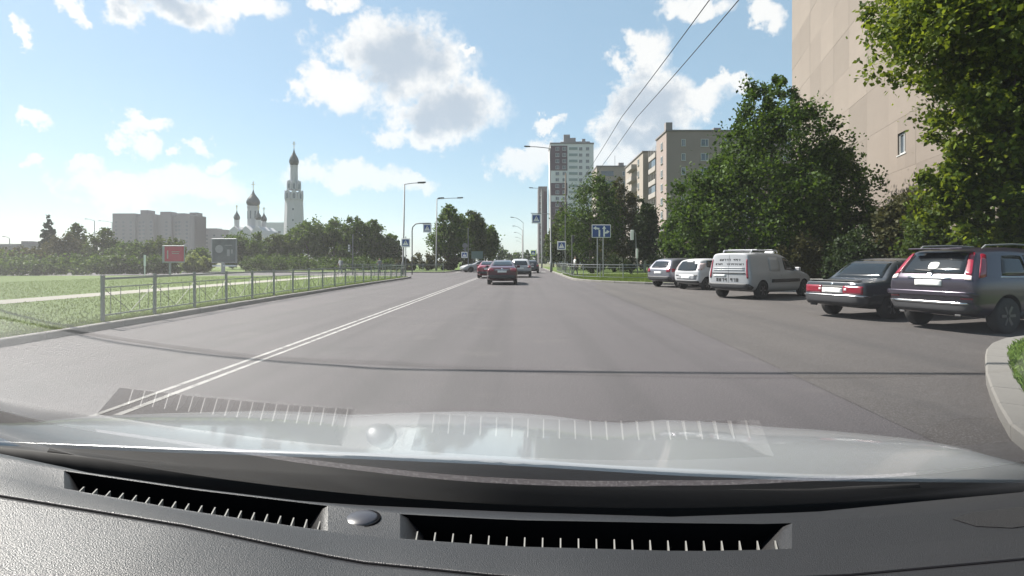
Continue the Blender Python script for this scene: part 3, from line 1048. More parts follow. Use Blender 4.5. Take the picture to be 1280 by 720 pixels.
car('parked_car', 'small white three-door hatchback beside the delivery van', (8.40, 26.5), 60, MINI, 'paint_white', [(.52, .79), (2.86, .79)], .285, mini_parts, 1.05, group=PARK,
    seams=([(1.28, .35), (1.287, .35), (1.287, .95), (1.28, .95)],), extra=wing_mirrors(2.2, .80, .98, 'paint_white'))
car('parked_car', 'silver grey hatchback with red tail lights next to the corner island', (7.66, 28.95), 60, HATCH, 'paint_silver', [(.72, .865), (3.34, .865)], .315, hatch_parts(), 1.05, group=PARK,
    seams=([(1.385, .35), (1.392, .35), (1.392, .98), (1.385, .98)],), extra=wing_mirrors(2.55, .88, 1.02, 'paint_silver'))


def saloon_parts():
    p = [('rear_window', 'rear', [(-.62, 1.10), (.62, 1.10), (.50, 1.40), (-.50, 1.40)], 'auto_glass', {'n': 13}),
         ('number_plate', 'rear', q4(-.26, .26, .72, .83), 'plate', {'rnd': 0, 'off': .012}),
         ('chrome_trim', 'rear', q4(-.40, .40, .855, .885), 'chrome', {'rnd': .1, 'off': .014, 'n': 9}),
         ('bumper', 'rear', q4(-.84, .84, .38, .58), 'plastic_dark', {'n': 17, 'off': .02}),
         ('emblem', 'rear', q4(-.05, .05, .90, .97), 'chrome', {'rnd': .8, 'off': .01}),
         ('side_window', 'both', [(1.02, 1.02), (1.95, 1.00), (1.95, 1.38), (1.42, 1.36)], 'auto_glass', {'rnd': .1}),
         ('side_window', 'both', [(2.0, 1.0), (3.05, .98), (2.62, 1.32), (2.0, 1.38)], 'auto_glass', {'rnd': .08}),
         ('windscreen', 'front', [(-.66, .99), (.66, .99), (.52, 1.34), (-.52, 1.34)], 'auto_glass', {'n': 13})]
    p += rl('tail_light', [(.46, .80), (.82, .76), (.83, .94), (.50, .93)], 'tail_red', {'off': .014, 'n': 9})
    p += [('tail_light', 'both', [(.10, .80), (.34, .86), (.42, .94), (.12, .94)], 'tail_red', {'off': .01})]
    return p


AHEAD = 'cars driving ahead on the road'
car('moving_car', 'dark maroon saloon driving ahead in the middle of the carriageway', ('c', -1.28, 32.3), -1.5, SALOON, 'paint_maroon', [(.98, .86), (3.66, .86)], .325, saloon_parts(), 1.02, group=AHEAD,
    extra=wing_mirrors(2.9, .88, 1.03, 'paint_maroon'))
car('moving_car', 'bright red saloon half hidden by the maroon saloon', ('c', -2.95, 44.5), -1, SALOON, 'paint_red', [(.98, .86), (3.66, .86)], .325, saloon_parts(), .98, group=AHEAD,
    extra=wing_mirrors(2.9, .88, 1.03, 'paint_red'))
car('moving_car', 'silver hatchback driving ahead on the right of the maroon saloon', ('c', -.30, 46.5), 0, HATCH, 'paint_pearl', [(.72, .865), (3.34, .865)], .315, hatch_parts(), 1.06, group=AHEAD,
    extra=wing_mirrors(2.55, .88, 1.02, 'paint_pearl'))
car('moving_car', 'dark hatchback far ahead beyond the silver hatchback', ('c', .85, 63), 0, HATCH, 'paint_dark_blue', [(.72, .865), (3.34, .865)], .315, hatch_parts(), 1.0, group=AHEAD)
car('moving_car', 'small silver saloon waiting at the far side street beside the red saloon', ('c', -3.7, 70.5), -118, SALOON, 'paint_pearl', [(.98, .86), (3.66, .86)], .325, saloon_parts(), 1.0, group=AHEAD)
for i, (x, y, pnt, lab) in enumerate(((1.6, 118, 'paint_white', 'tiny white car far down the road'), (-6.6, 150, 'paint_silver', 'tiny silver car coming from far down the road'))):
    car('moving_car', lab, ('c', x, y), 180 if x < 0 else 0, HATCH, pnt, [(.72, .865), (3.34, .865)], .315, hatch_parts(), 1.0, group=AHEAD)


# ------------------------------------------------------------------ lamps, signs, wires
def lamp_post(label, x, y, h, arms, group, lean=0.0, mat='pole_grey', r0=.10, base=.1):
    "arms: list of (dx, rise) reaching sideways with a lamp head at the end"
    root = thing('street_lamp', label, 'street lamp', (x, y, base))
    MB().tube([(0, 0, -.1), (0, 0, 1.2), (lean * .1, 0, 1.25), (lean, 0, h)], [r0 * 1.25, r0 * 1.25, r0 * .85, r0 * .55], 10).build('pole', mat, root, True)
    for dx, rise in arms:
        n = 7
        pts = []
        for k in range(n + 1):
            t = k / n
            pts.append((lean + dx * .86 * t, 0, h - .03 + rise * math.sin(t * math.pi / 2)))
        MB().tube(pts, r0 * .36, 8).build('arm', mat, root, True)
        e = pts[-1]
        sg = 1 if dx > 0 else -1
        MB().add([(e[0] + a * sg * .75 - sg * .05, b * (.13 if a < .8 else .08), e[2] + c + a * .04) for c in (-.05, .08) for a, b in ((0, -.6), (.5, -1), (1, -.7), (1, .7), (.5, 1), (0, .6))],
                 [(5, 4, 3, 2, 1, 0), (6, 7, 8, 9, 10, 11)] + [(i, (i + 1) % 6, 6 + (i + 1) % 6, 6 + i) for i in range(6)]).build('lamp_head', 'plastic_dark', root)
        MB().box((e[0] + sg * .33, 0, e[2] - .045), (.42, .16, .03)).build('lamp_glass', 'lamp_glass', root)
    root['group'] = group
    return root


LG = 'street lamps along the road'
lamp_post('tall grey street lamp at the end of the lawn railing', -11.4, 52, 8.55, [(1.5, .14)], LG, lean=.15)
lamp_post('grey street lamp in front of the tall trees across the side street', -11.3, 71, 9.3, [(3.1, .12), (.25, .1)], LG, lean=.1)
lamp_post('tall grey street lamp behind the end of the corner railing', 3.42, 69, 15.4, [(-2.9, .22)], LG, lean=-.2, r0=.13)
lamp_post('street lamp beside the maroon tower block behind the first one on the right', 3.4, 105, 15.0, [(-1.9, .2)], LG, lean=-.1, r0=.12)
for k, yy in enumerate((128, 160, 196, 236, 280)):
    lamp_post('small street lamp in the row receding far down the road', -.2 - .55 * k * .4, yy, 10.2, [(-2.6, 1.2)], LG, r0=.12)
for px, py, Y, dx in ((118, 276, 150, -2.2), (140, 278, 170, -4), (12, 298, 150, -1.5)):
    x = (px - CX) * Y / F
    lamp_post('distant street lamp above the trees left of the grey apartment slab', x, Y, H + (CY - py) * Y / F - .1, [(dx, .5)], LG, r0=.15)


def ped_sign(parent, c, s=.9, border='sign_white'):
    "square pedestrian-crossing sign facing the driver, centre c"
    x, y, z = c
    MB().box((x, y, z), (s, .03, s)).build('sign_board', border, parent, bevel=.012)
    MB().box((x, y - .018, z), (s * .76, .008, s * .76)).build('sign_field', 'sign_blue', parent)
    t = s * .33
    MB().add([(x + a, y + b, z + c_) for b in (-.023, -.029) for a, c_ in ((-t, -t * .85), (t, -t * .85), (0, t * .95))], [(0, 1, 2), (5, 4, 3), (0, 3, 4, 1), (1, 4, 5, 2), (2, 5, 3, 0)]).build('sign_triangle', 'sign_white', parent)
    f = MB()
    yy = y - .032
    for a, b, w in (((0, .16), (0, .02), .07), ((0, .02), (-.10, -.18), .05), ((0, .02), (.11, -.18), .05), ((0, .12), (-.10, .02), .04), ((0, .12), (.10, .04), .04)):
        f.bar((x + a[0] * s, yy, z + a[1] * s - .02), (x + b[0] * s, yy, z + b[1] * s - .02), w * s, .004)
    f.lathe([(.035 * s, -.003), (.035 * s, .003)], 10, (x, yy, z + .21 * s - .02), 'y')
    f.build('walking_figure', 'sign_black', parent)


CG = 'pedestrian crossing signs'
r = thing('crossing_sign', 'pedestrian crossing sign on a short post in front of the lawn corner lamp', 'traffic sign', (-11.05, 51.6, .1), group=CG)
MB().tube([(0, 0, -.1), (0, 0, 3.6)], .04).build('post', 'pole_grey', r)
ped_sign(r, (0, -.06, 3.0), .82)
r = thing('crossing_sign', 'pedestrian crossing sign hanging from a curved bracket over the side street', 'traffic sign', (-11.35, 56, .1), group=CG)
pts = [(0, 0, -.1), (0, 0, 4.4), (.06, 0, 4.75), (.35, 0, 5.05), (.8, 0, 5.12), (1.9, 0, 5.12)]
MB().tube(pts, .06).build('bracket_post', 'pole_grey', r, True)
ped_sign(r, (1.55, -.08, 4.62), .86)
r = thing('crossing_sign', 'pedestrian crossing sign hung beside the tall right lamp pole', 'traffic sign', (3.0, 74, .1), group=CG)
MB().tube([(.55, 0, -.1), (.55, 0, 7.7)], .07).tube([(.55, 0, 7.6), (-2.1, 0, 7.7)], .05).build('bracket_post', 'pole_grey', r)
ped_sign(r, (-1.35, -.08, 6.95), 1.25)
r = thing('crossing_sign', 'pedestrian crossing sign on a pole between the birches and the corner railing', 'traffic sign', (4.15, 61, .1), group=CG)
MB().tube([(.42, 0, -.1), (.42, 0, 6.4)], .055).build('post', 'pole_grey', r)
ped_sign(r, (0, -.06, 3.0), .95)
r = thing('crossing_sign', 'lime-edged pedestrian crossing sign far down the right roadside', 'traffic sign', (1.9, 120, 0), group=CG)
MB().tube([(.75, 0, -.1), (.75, 0, 3.9)], .06).build('post', 'pole_grey', r)
ped_sign(r, (.1, -.08, 3.15), 1.15, 'sign_lime')
r = thing('crossing_sign', 'pedestrian crossing sign next to the green board beside the red saloon', 'traffic sign', (-7.1, 68.5, .1), group=CG)
MB().tube([(.18, 0, -.1), (.18, 0, 5.4)], .06).build('post', 'pole_grey', r)
ped_sign(r, (-.28, -.08, 2.05), .75)
MB().lathe([(.33, -.02), (.33, .02)], 20, (-.22, -.08, 3.2), 'y').build('round_sign', 'pole_grey', r)
MB().lathe([(.33, -.02), (.33, .02)], 3, (-.22, -.08, 2.72), 'y').build('triangle_sign', 'pole_grey', r)
mk('board_green', (.10, .15, .13), .5, var=.1)
r = thing('notice_board', 'plain grey-green board standing behind the red saloon', 'board', (-5.9, 69.5, .1))
MB().box((0, 0, 2.05), (1.45, .05, .95)).build('panel', 'board_green', r, bevel=.01)
for lx in (-.5, .5):
    MB().tube([(lx, .06, -.1), (lx, .06, 2.4)], .04).build('leg', 'pole_grey', r)

# blue lane-direction sign
bx, by = (751.5 - CX) * 44 / F, 44
r = thing('lane_sign', 'blue lane direction sign with two white arrows on twin posts', 'traffic sign', (bx, by, .1))
for dx in (-.30, .16):
    MB().tube([(dx, 0, -.1), (dx, 0, 4.15)], .045).build('post', 'galvanised', r)
MB().box((0, -.07, 3.68), (1.52, .035, 1.04)).build('sign_board', 'sign_white', r, bevel=.02)
MB().box((0, -.091, 3.68), (1.42, .008, .94)).build('sign_field', 'sign_blue', r)
ar = MB()
ar.bar((-.16, -.098, 3.24), (-.16, -.098, 3.78), .13, .006).bar((-.16, -.0985, 3.86), (-.46, -.0985, 3.92), .006, .13).bar((-.12, -.099, 3.72), (-.26, -.099, 3.90), .11, .006)
ar.add([(-.66, -.098, 3.92), (-.42, -.098, 4.08), (-.42, -.098, 3.76)], [(0, 1, 2)])
ar.build('turn_left_arrow', 'sign_white', r)
ar = MB()
ar.bar((.22, -.098, 3.24), (.22, -.098, 3.90), .13, .006).bar((.24, -.0985, 3.50), (.46, -.0985, 3.62), .006, .12)
ar.add([(.22, -.099, 4.12), (.06, -.099, 3.86), (.38, -.099, 3.86)], [(0, 1, 2)]).add([(.66, -.099, 3.64), (.42, -.099, 3.78), (.42, -.099, 3.46)], [(0, 1, 2)])
ar.build('ahead_right_arrow', 'sign_white', r)

# signal on a bent pole on the right, seen from behind
r = thing('traffic_light', 'traffic light head with white back plate on a bent grey pole', 'traffic light', ((797 - CX) * 52 / F, 52, .1))
MB().tube([(0, 0, -.1), (0, 0, 1.0), (-.22, 0, 3.9), (-.35, 0, 4.15), (-.55, 0, 4.2)], [.07, .06, .05, .045, .045]).build('pole', 'pole_grey', r, True)
MB().box((-.52, -.02, 3.75), (.30, .06, .95)).build('back_plate', 'sign_white', r, bevel=.02)
MB().box((-.55, .10, 3.75), (.24, .18, .8)).build('signal_housing', 'dark', r, bevel=.02)
MB().box((-.07, -.06, 2.0), (.20, .1, .9)).build('control_box', 'sign_white', r, bevel=.02)
r = thing('traffic_light', 'slim traffic light pole among the birches behind the corner railing', 'traffic light', ((715 - CX) * 58 / F, 58, .1))
MB().tube([(0, 0, -.1), (0, 0, 4.0)], .05).build('pole', 'pole_grey', r)
MB().box((.12, 0, 3.6), (.22, .2, .75)).build('signal_housing', 'plastic_dark', r, bevel=.02)
r = thing('traffic_light', 'traffic light pole with small white lamps in front of the lawn trees', 'traffic light', ((441 - CX) * 56 / F, 56, .1))
MB().tube([(0, 0, -.1), (0, 0, 4.0)], .05).build('pole', 'pole_grey', r)
MB().box((-.35, 0, 2.6), (.22, .2, .75)).bar((0, 0, 2.7), (-.3, 0, 2.7), .04).build('signal_housing', 'pole_grey', r, bevel=.005)
for k in range(3):
    MB().lathe([(.08, 0), (.07, .03)], 12, (-.35, -.13, 2.35 + k * .25), 'y').build('signal_lens', 'sign_white', r)

# overhead line pole and wires on the right
r = thing('utility_pole', 'slender dark wooden pole with a cross-arm rising through the birches', 'pole', (5.7, 75.5, 0))
MB().tube([(0, 0, -.2), (0, 0, 13.4)], [.15, .10], 10).build('mast', 'bark', r, True)
MB().box((0, 0, 9.1), (1.3, .1, .1)).build('cross_arm', 'pole_grey', r)
for wx, lab in ((5.25, 'dark overhead wire hanging nearer the road above the parked cars'), (6.08, 'dark overhead wire hanging farther from the road above the parked cars')):
    pts = [(wx, 75.5 - t * 110, 9.15 - .9 * (1 - (2 * abs((t * 2.4) % 1 - .5)) ** 2) * .45) for t in np.linspace(0, 1, 49)]
    tag(MB().tube(pts, .016, 6).build('overhead_wire', 'wire'), lab, 'wire')
shade = [(-22, 21.5), (-14.1, 14.8), (-8.3, 10.4), (-5.87, 8.9), (-4.13, 8.03), (-2.55, 7.48), (-1.41, 7.2), (1.98, 7.0), (6, 6.9), (14, 6.6)]   # where its shadow lies
pts = [(x + to_sun.x / to_sun.z * 10.2, y + to_sun.y / to_sun.z * 10.2) for x, y in shade]
pp = smooth_path(pts, 6)
zz = [10.2] * len(pp)
tag(MB().tube([(p[0], p[1], z) for p, z in zip(pp, zz)], .055, 6).build('overhead_cable', 'wire'), 'thick dark cable slung across the road, seen by its shadow', 'cable')

# boards on the lawn side
r = thing('red_sign_board', 'red board with pale lettering on a grey post at the lawn edge', 'sign', ((217 - CX) * 48 / F, 48, .1))
MB().box((0, 0, 1.9), (1.95, .08, 1.5)).build('frame', 'galvanised', r, bevel=.02)
MB().box((.08, -.045, 1.92), (1.66, .02, 1.30)).build('panel', 'sign_red', r)
MB().box((-.48, -.06, 1.86), (.10, .008, .7)).box((.20, -.06, 2.1), (.7, .008, .05)).box((.2, -.06, 1.95), (.6, .008, .05)).build('lettering', 'poster_light', r)
MB().tube([(-.35, .06, -.1), (-.35, .06, 1.9)], .09).build('post', 'galvanised', r)
r = thing('billboard', 'dark framed billboard standing among the trees beyond the lawn', 'billboard', ((280 - CX) * 57 / F, 57, .1))
r.scale = (.86,) * 3
MB().box((0, .1, 2.75), (3.0, .22, 2.95)).build('frame', 'galvanised', r, bevel=.03)
MB().box((0, -.03, 2.75), (2.76, .05, 2.7)).build('poster', 'poster_dark', r)
po = MB()
po.lathe([(.48, -.004), (.48, .004)], 18, (-.55, -.062, 2.95), 'y').box((.55, -.062, 2.5), (.32, .008, .8)).box((.98, -.062, 2.65), (.18, .008, .5)).box((.55, -.062, 3.4), (.9, .008, .07))
po.build('picture', 'poster_light', r)
MB().box((-.15, .1, .65), (.35, .25, 1.4)).build('post', 'concrete', r)
for cx_, w in ((-.85, 1.0), (.75, 1.6)):
    MB().box((cx_, -.12, .93), (w, .06, .16)).build('white_strip', 'sign_white', r, bevel=.01)
r = thing('marker_post', 'small white marker post at the edge of the lawn by the red board', 'post', ((181 - CX) * 45 / F, 45, .1))
MB().tube([(0, 0, -.1), (0, 0, 1.15)], .04).box((0, 0, 1.35), (.16, .04, .9)).build('post', 'sign_white', r)
mk('sign_yellow_box', (.5, .5, .47), .5)
r = thing('concrete_wall', 'low pale concrete wall behind the delivery van and boxy saloon', 'wall', (14.2, 25.2, 0), R(-6))
for k in range(4):
    MB().box((-2.6 + k * 1.5, 0, .28), (1.48, .35, .62)).build('block', 'concrete', r, bevel=.03)


# ------------------------------------------------------------------ buildings
def win_mesh(w, h, name='window', frame='window_frame'):
    "frame mesh and pane mesh, standing in the plane x-z, facing -y"
    f = MB()
    t = .09
    for cx_, cz, dx, dz in ((0, h / 2 - t / 2, w, t), (0, -h / 2 + t / 2, w, t), (-w / 2 + t / 2, 0, t, h - 2 * t), (w / 2 - t / 2, 0, t, h - 2 * t), (w * .1, 0, t * .8, h - 2 * t)):
        f.box((cx_, -.02, cz), (dx, .10, dz))
    f.box((0, -.09, -h / 2 - .03), (w + .2, .2, .05))
    fm = f.mesh('window')
    fm.materials.append(MATS[frame])
    pm = MB().box((0, .0, 0), (w - .1, .04, h - .1)).mesh('pane')
    pm.materials.append(MATS['window_pane'])
    return fm, pm


def put_window(parent, meshes, loc, rz=0.0):
    o = share('window', meshes[0], parent, loc, (0, 0, rz))
    share('pane', meshes[1], o)


# blank tan end wall on the right, built of big panels
def panel_tones():
    "each panel was cast a little lighter or darker"
    nt = MATS['wall_tan'].node_tree
    b = nt.nodes['Principled BSDF']
    src = b.inputs['Base Color'].links[0].from_socket
    oi = nt.nodes.new('ShaderNodeObjectInfo')
    mr = nt.nodes.new('ShaderNodeMapRange')
    mr.inputs[3].default_value, mr.inputs[4].default_value = .88, 1.10
    nt.links.new(oi.outputs['Random'], mr.inputs[0])
    tc = next(n for n in nt.nodes if n.type == 'TEX_COORD')
    mp = nt.nodes.new('ShaderNodeMapping')
    mp.inputs['Scale'].default_value = (.3, .3, .5)
    nt.links.new(tc.outputs['Object'], mp.inputs[0])
    st = nt.nodes.new('ShaderNodeTexNoise')
    st.inputs['Scale'].default_value = 2.2
    st.inputs['Detail'].default_value = 6
    nt.links.new(mp.outputs[0], st.inputs['Vector'])
    m2 = nt.nodes.new('ShaderNodeMapRange')
    m2.inputs[1].default_value, m2.inputs[2].default_value = .35, .7
    m2.inputs[3].default_value, m2.inputs[4].default_value = 1.03, .95
    nt.links.new(st.outputs['Fac'], m2.inputs[0])
    mu = nt.nodes.new('ShaderNodeMath')
    mu.operation = 'MULTIPLY'
    nt.links.new(mr.outputs[0], mu.inputs[0])
    nt.links.new(m2.outputs[0], mu.inputs[1])
    vm_ = nt.nodes.new('ShaderNodeVectorMath')
    vm_.operation = 'SCALE'
    nt.links.new(src, vm_.inputs[0])
    nt.links.new(mu.outputs[0], vm_.inputs['Scale'])
    nt.links.new(vm_.outputs[0], b.inputs['Base Color'])


panel_tones()
A, B = Vector((26.7, 55)), Vector((17.4, 18))
d = (B - A).normalized()
ln = (B - A).length
r = thing('apartment_block', 'tan panel building with a blank wall and one small window', 'building', (A.x, A.y, 0), math.atan2(d.y, d.x))
MB().box((ln / 2, 7.2, 14.7), (ln, 14, 29.6)).build('wall', 'wall_tan', r)
MB().box((ln / 2, 7.2, 29.75), (ln + .3, 14.4, .5)).build('parapet', 'concrete', r)
pw, ph = ln / 11, 2.8
pm = MB().box((0, 0, 0), (pw - .006, .24, ph - .006)).mesh('panel', bevel=.004)
pm.materials.append(MATS['wall_tan'])
wm_ = win_mesh(1.0, 1.15)
wk = (int(26.9 / pw), 2)
for i in range(11):
    for j in range(10):
        if (i, j) == wk: continue
        share('panel', pm, r, (pw * (i + .5), .12 + random.uniform(-.006, .006), .75 + ph * (j + .5)), (0, 0, 0))
ww, wz = pw * (wk[0] + .5), .75 + ph * 2.5
for cx_, cz, dx, dz in ((-.5 * (pw / 2 + .5), 0, pw / 2 - .5, ph), (.5 * (pw / 2 + .5), 0, pw / 2 - .5, ph), (0, .5 * (ph / 2 + .6), 1.0, ph / 2 - .6), (0, -.5 * (ph / 2 + .6), 1.0, ph / 2 - .6)):
    MB().box((ww + cx_, .12, wz + cz), (dx - .006, .24, dz - .006)).build('panel', 'wall_tan', r)
put_window(r, wm_, (ww, .16, wz))

# pale pink nine-storey block with balconies
bY = 110
bX = (833 - CX) * bY / F
r = thing('apartment_block', 'nine-storey pinkish block with a column of cluttered balconies', 'building', (bX, bY, 0))
MB().box((14, 4.2, 13.6), (28, 8.4, 27.2)).build('wall', 'wall_pink', r)
MB().box((15, 12.7, 13.6), (26, 8.6, 27.2)).build('recessed_wall', 'wall_cream', r)
MB().box((13.4, 28, 13.2), (27.2 + 1.6, 22, 26.4)).build('rear_wing', 'wall_cream', r)
MB().box((14, 4.2, 27.35), (28.4, 8.8, .3)).build('parapet', 'roofing', r)
MB().box((13.4, 28, 26.55), (29.2, 22.4, .3)).build('parapet', 'roofing', r)
MB().box((.7, 1.2, 28.3), (1.3, 1.3, 1.7)).build('chimney', 'wall_grey', r)
MB().box((11, 3, 28.0), (1.5, 1.3, 1.0)).build('roof_hatch', 'wall_grey', r)
w1 = win_mesh(1.5, 1.5)
w2 = win_mesh(.8, 1.4)
bal = MB().box((0, 0, 0), (2.0, 6.6, .16)).box((-.97, 0, .52), (.06, 6.6, .95)).box((0, -3.27, .52), (1.9, .06, .95)).box((0, 3.27, .52), (1.9, .06, .95)).mesh('balcony')
bal.materials.append(MATS['balcony'])
glz = MB().box((0, 0, 0), (.05, 6.3, 1.45)).mesh('balcony_glazing')
glz.materials.append(MATS['window_pane'])
stp = MB().box((0, 0, 0), (.08, .10, 1.5)).mesh('glazing_bar')
stp.materials.append(MATS['window_frame'])
for f in range(9):
    z = 2.3 + f * 2.83
    put_window(r, w1, (-.02, 3.6, z), R(-90))
    for x in (3.4, 7.6, 12, 16, 20, 24):
        put_window(r, w1 if x != 3.4 else w2, (x, -.02, z))
    o = share('balcony', bal, r, (.95, 12.5, z - 1.05))
    if random.random() < .6:
        g = share('glazing', glz, o, (-.94, 0, 1.72))
    for k in range(5):
        share('glazing_bar', stp, o, (-.92, -3.1 + k * 1.55, 1.72))
    for y in (22, 33):
        put_window(r, w1, (-1.02, y, z), R(-90))
    o = share('balcony', bal, r, (-1.3, 27.5, z - 1.05))

# cream block behind
bY = 168
bX = (746 - CX) * bY / F
r = thing('apartment_block', 'cream flat-roofed block with dark loggias between tower and pinkish block', 'building', (bX, bY, 0))
MB().box((7, 6, 15), (14, 12, 30)).build('wall', 'wall_cream', r)
MB().box((7, 6, 30.2), (14.3, 12.3, .4)).build('parapet', 'roofing', r)
MB().box((8, 4, 31.1), (1.6, 1.6, 1.5)).build('roof_hatch', 'wall_grey', r)
MB().tube([(6, 3, 30), (6, 3, 34)], .06).build('aerial', 'pole_grey', r)
lg = MB().box((0, 0, 0), (3.8, .1, 1.5)).mesh('loggia')
lg.materials.append(MATS['window_pane'])
for f in range(10):
    z = 2.3 + f * 2.85
    share('loggia', lg, r, (3.2, -.04, z))
    put_window(r, w2, (8.2, -.02, z))
    put_window(r, w1, (11.8, -.02, z))

# maroon and white tower
bY = 262
k_ = bY / F
x0, x1 = (688 - CX) * k_, (742 - CX) * k_
W = x1 - x0
TH = H + (CY - 180) * k_
r = thing('tower_block', 'tall white and maroon tower block with plant boxes on its roof', 'building', (x0, bY, 0))
MB().box((W / 2, 9, TH / 2), (W, 18, TH)).build('wall', 'wall_white', r)
MB().box((W / 2, 9, TH + .3), (W + .4, 18.4, .7)).build('parapet', 'roofing', r)
for (a, b, c, e) in ((W * .40, 3.0, 2.2, 5.0), (W * .53, 3.2, 2.4, 3.4), (W * .29, 1.6, 1.6, 1.6), (W * .66, 2.4, 1.6, 1.7), (W * .80, 1.6, 1.6, 3.0), (W * .82, 5.0, 3.0, 1.6)):
    MB().box((a, 6, TH + .6 + e / 2), (b, c, e)).build('roof_box', 'wall_grey', r)
fl = 2.95
nf = int(TH / fl)
bands = (nf - 5, nf - 6, nf - 9)
pnl = MB().box((0, 0, 0), (W * .39, .16, fl - .03)).mesh('panel')
pnl.materials.append(MATS['wall_maroon'])
wt_ = win_mesh(1.7, 1.6)
lgt = MB().box((0, 0, 0), (W * .20, .2, 1.25)).mesh('loggia')
mk('loggia_glass', (.16, .21, .20), .15, var=.25)
lgt.materials.append(MATS['loggia_glass'])
for f in range(4, nf):
    z = fl * (f + .5)
    if f not in bands: share('panel', pnl, r, (W * .195 + .05, -.08, z))
    for u in (.16, .32):
        put_window(r, wt_, (W * u, -.18, z))
    share('loggia', lgt, r, (W * .53, -.08, z + .1))
    for u in (.70, .86):
        put_window(r, wt_, (W * u, -.03, z))
bY2 = 275
k2 = bY2 / F
r = thing('tower_block', 'lower mauve block standing close beside the maroon tower', 'building', ((673 - CX) * k2, bY2, 0))
hh = H + (CY - 233) * k2
MB().box((2.2, 9, hh / 2), (4.4, 18, hh)).build('wall', 'wall_mauve', r)
MB().box((3.4, -.1, hh / 2 - 1), (1.6, .2, hh - 3)).build('panel', 'wall_maroon', r)
for f in range(3, 12):
    put_window(r, w2, (1.2, -.03, f * 3.0 + 1.5))


def slab(label, px0, px1, ytop, Y, depth, mat, sections=(), rooftop=(), steps=()):
    k = Y / F
    x0_, x1_ = (px0 - CX) * k, (px1 - CX) * k
    h = H + (CY - ytop) * k
    rt = thing('apartment_block', label, 'building', (x0_, Y, 0))
    MB().box(((x1_ - x0_) / 2, depth / 2, h / 2), (x1_ - x0_, depth, h)).build('wall', mat, rt)
    for (a, b, yt, pr) in steps:
        ha = H + (CY - yt) * k
        MB().box((((a + b) / 2 - px0) * k, depth / 2 - pr / 2, ha / 2), ((b - a) * k, depth + pr, ha)).build('bay', mat, rt)
    for (a, b, yt) in rooftop:
        ha = H + (CY - yt) * k
        MB().box((((a + b) / 2 - px0) * k, depth / 2, (h + ha) / 2), ((b - a) * k, depth * .5, ha - h)).build('roof_box', mat, rt)
    mb_w = MB().box((0, 0, 0), (1.6, .12, 1.5)).mesh('window')
    mb_w.materials.append(MATS['window_pane'])
    cols = int((x1_ - x0_) / 5.2)
    for f in range(2, int((h - 1.5) / 3.0)):
        for c in range(cols):
            x = (c + .5) * (x1_ - x0_) / cols
            yy = 0
            for (a, b, yt, pr) in steps:
                if (a - px0) * k < x < (b - px0) * k: yy = -pr
            share('window', mb_w, rt, (x, yy - .03, f * 3.0 + 1.2))
    return rt


slab('long grey-mauve apartment slab with stepped bays behind the lawn trees', 143, 243, 270, 430, 16, 'wall_mauve', steps=((143, 171, 267, 2), (181, 196, 268, 4), (203, 217, 269, 3), (228, 243, 269, 5)), rooftop=((171, 181, 262), (196, 209, 264), (217, 228, 266), (233, 242, 265)))
slab('lower brownish apartment block between the grey slab and the church', 244, 282, 287, 455, 16, 'wall_grey', rooftop=((252, 268, 285),))
slab('pale apartment block behind the church next to its bell tower', 326, 357, 278, 345, 14, 'wall_white')
slab('low dark flat-roofed block behind the spruce', -30, 46, 305, 210, 14, 'wall_grey', rooftop=((16, 25, 301), (33, 40, 303)))


# church
def onion(mb, c, r_, z, h, n=20):
    prof = [(r_ * .62, 0), (r_ * .85, h * .06), (r_, h * .20), (r_ * .97, h * .30), (r_ * .80, h * .45), (r_ * .50, h * .60), (r_ * .24, h * .75), (r_ * .10, h * .90), (r_ * .05, h * 1.0)]
    return mb.lathe([(a, z + b) for a, b in prof], n, (c[0], c[1], 0))


def cross(parent, c, z, h):
    MB().bar((c[0], c[1], z), (c[0], c[1], z + h), .22).bar((c[0] - h * .25, c[1], z + h * .66), (c[0] + h * .25, c[1], z + h * .66), .18).bar((c[0] - h * .12, c[1], z + h * .84), (c[0] + h * .12, c[1], z + h * .84), .15).build('cross', 'gold', parent)


cY = 270
k = cY / F
cxm = (306.5 - CX) * k
r = thing('church', 'white church with five dark onion domes', 'church', (cxm, cY, 0))
MB().box((.4, 8, 7.5), (17, 16, 15)).build('nave', 'church_white', r)
for sx in (-5.6, 0, 5.6):
    MB().add([(sx + .4 + a, y, z) for y in (-.4, 16.4) for a, z in ((-2.8, 14.5), (2.8, 14.5), (2.3, 16.4), (0, 18.4), (-2.3, 16.4))], [(4, 3, 2, 1, 0), (5, 6, 7, 8, 9)] + [(i, (i + 1) % 5, 5 + (i + 1) % 5, 5 + i) for i in range(5)]).build('gable', 'church_white', r)
MB().lathe([(4.0, 14), (3.4, 18), (2.75, 19), (2.75, 28.2), (3.0, 28.4), (3.0, 28.9)], 20, (0, 8, 0)).build('drum', 'church_white', r, False)
onion(MB(), (0, 8), 3.25, 28.9, 8.4).build('dome', 'dome', r, True)
cross(r, (0, 8), 36.8, 4.6)
for i in range(8):
    a = i * math.pi / 4
    MB().box((2.72 * math.sin(a), 8 - 2.72 * math.cos(a), 24.5), (.6, .2, 4), rz=a).build('drum_window', 'window_pane', r)
for sx, sy in ((-5.4, 2.5), (-2.6, 13.5), (5.2, 2.5), (2.8, 13.5)):
    MB().lathe([(1.5, 14), (1.2, 17), (1.2, 21.4), (1.35, 21.6)], 14, (sx, sy, 0)).build('drum', 'church_white', r)
    onion(MB(), (sx, sy), 1.5, 21.6, 5.0, 16).build('dome', 'dome', r, True)
    cross(r, (sx, sy), 26.4, 2.6)
tY = 256
k = tY / F
r = thing('bell_tower', 'tall white tapering bell tower with a dark onion dome', 'tower', ((367.5 - CX) * k, tY, 0))
MB().lathe([(4.5, 0), (4.4, 16), (4.0, 27), (3.9, 32)], 8).build('shaft', 'church_white', r)
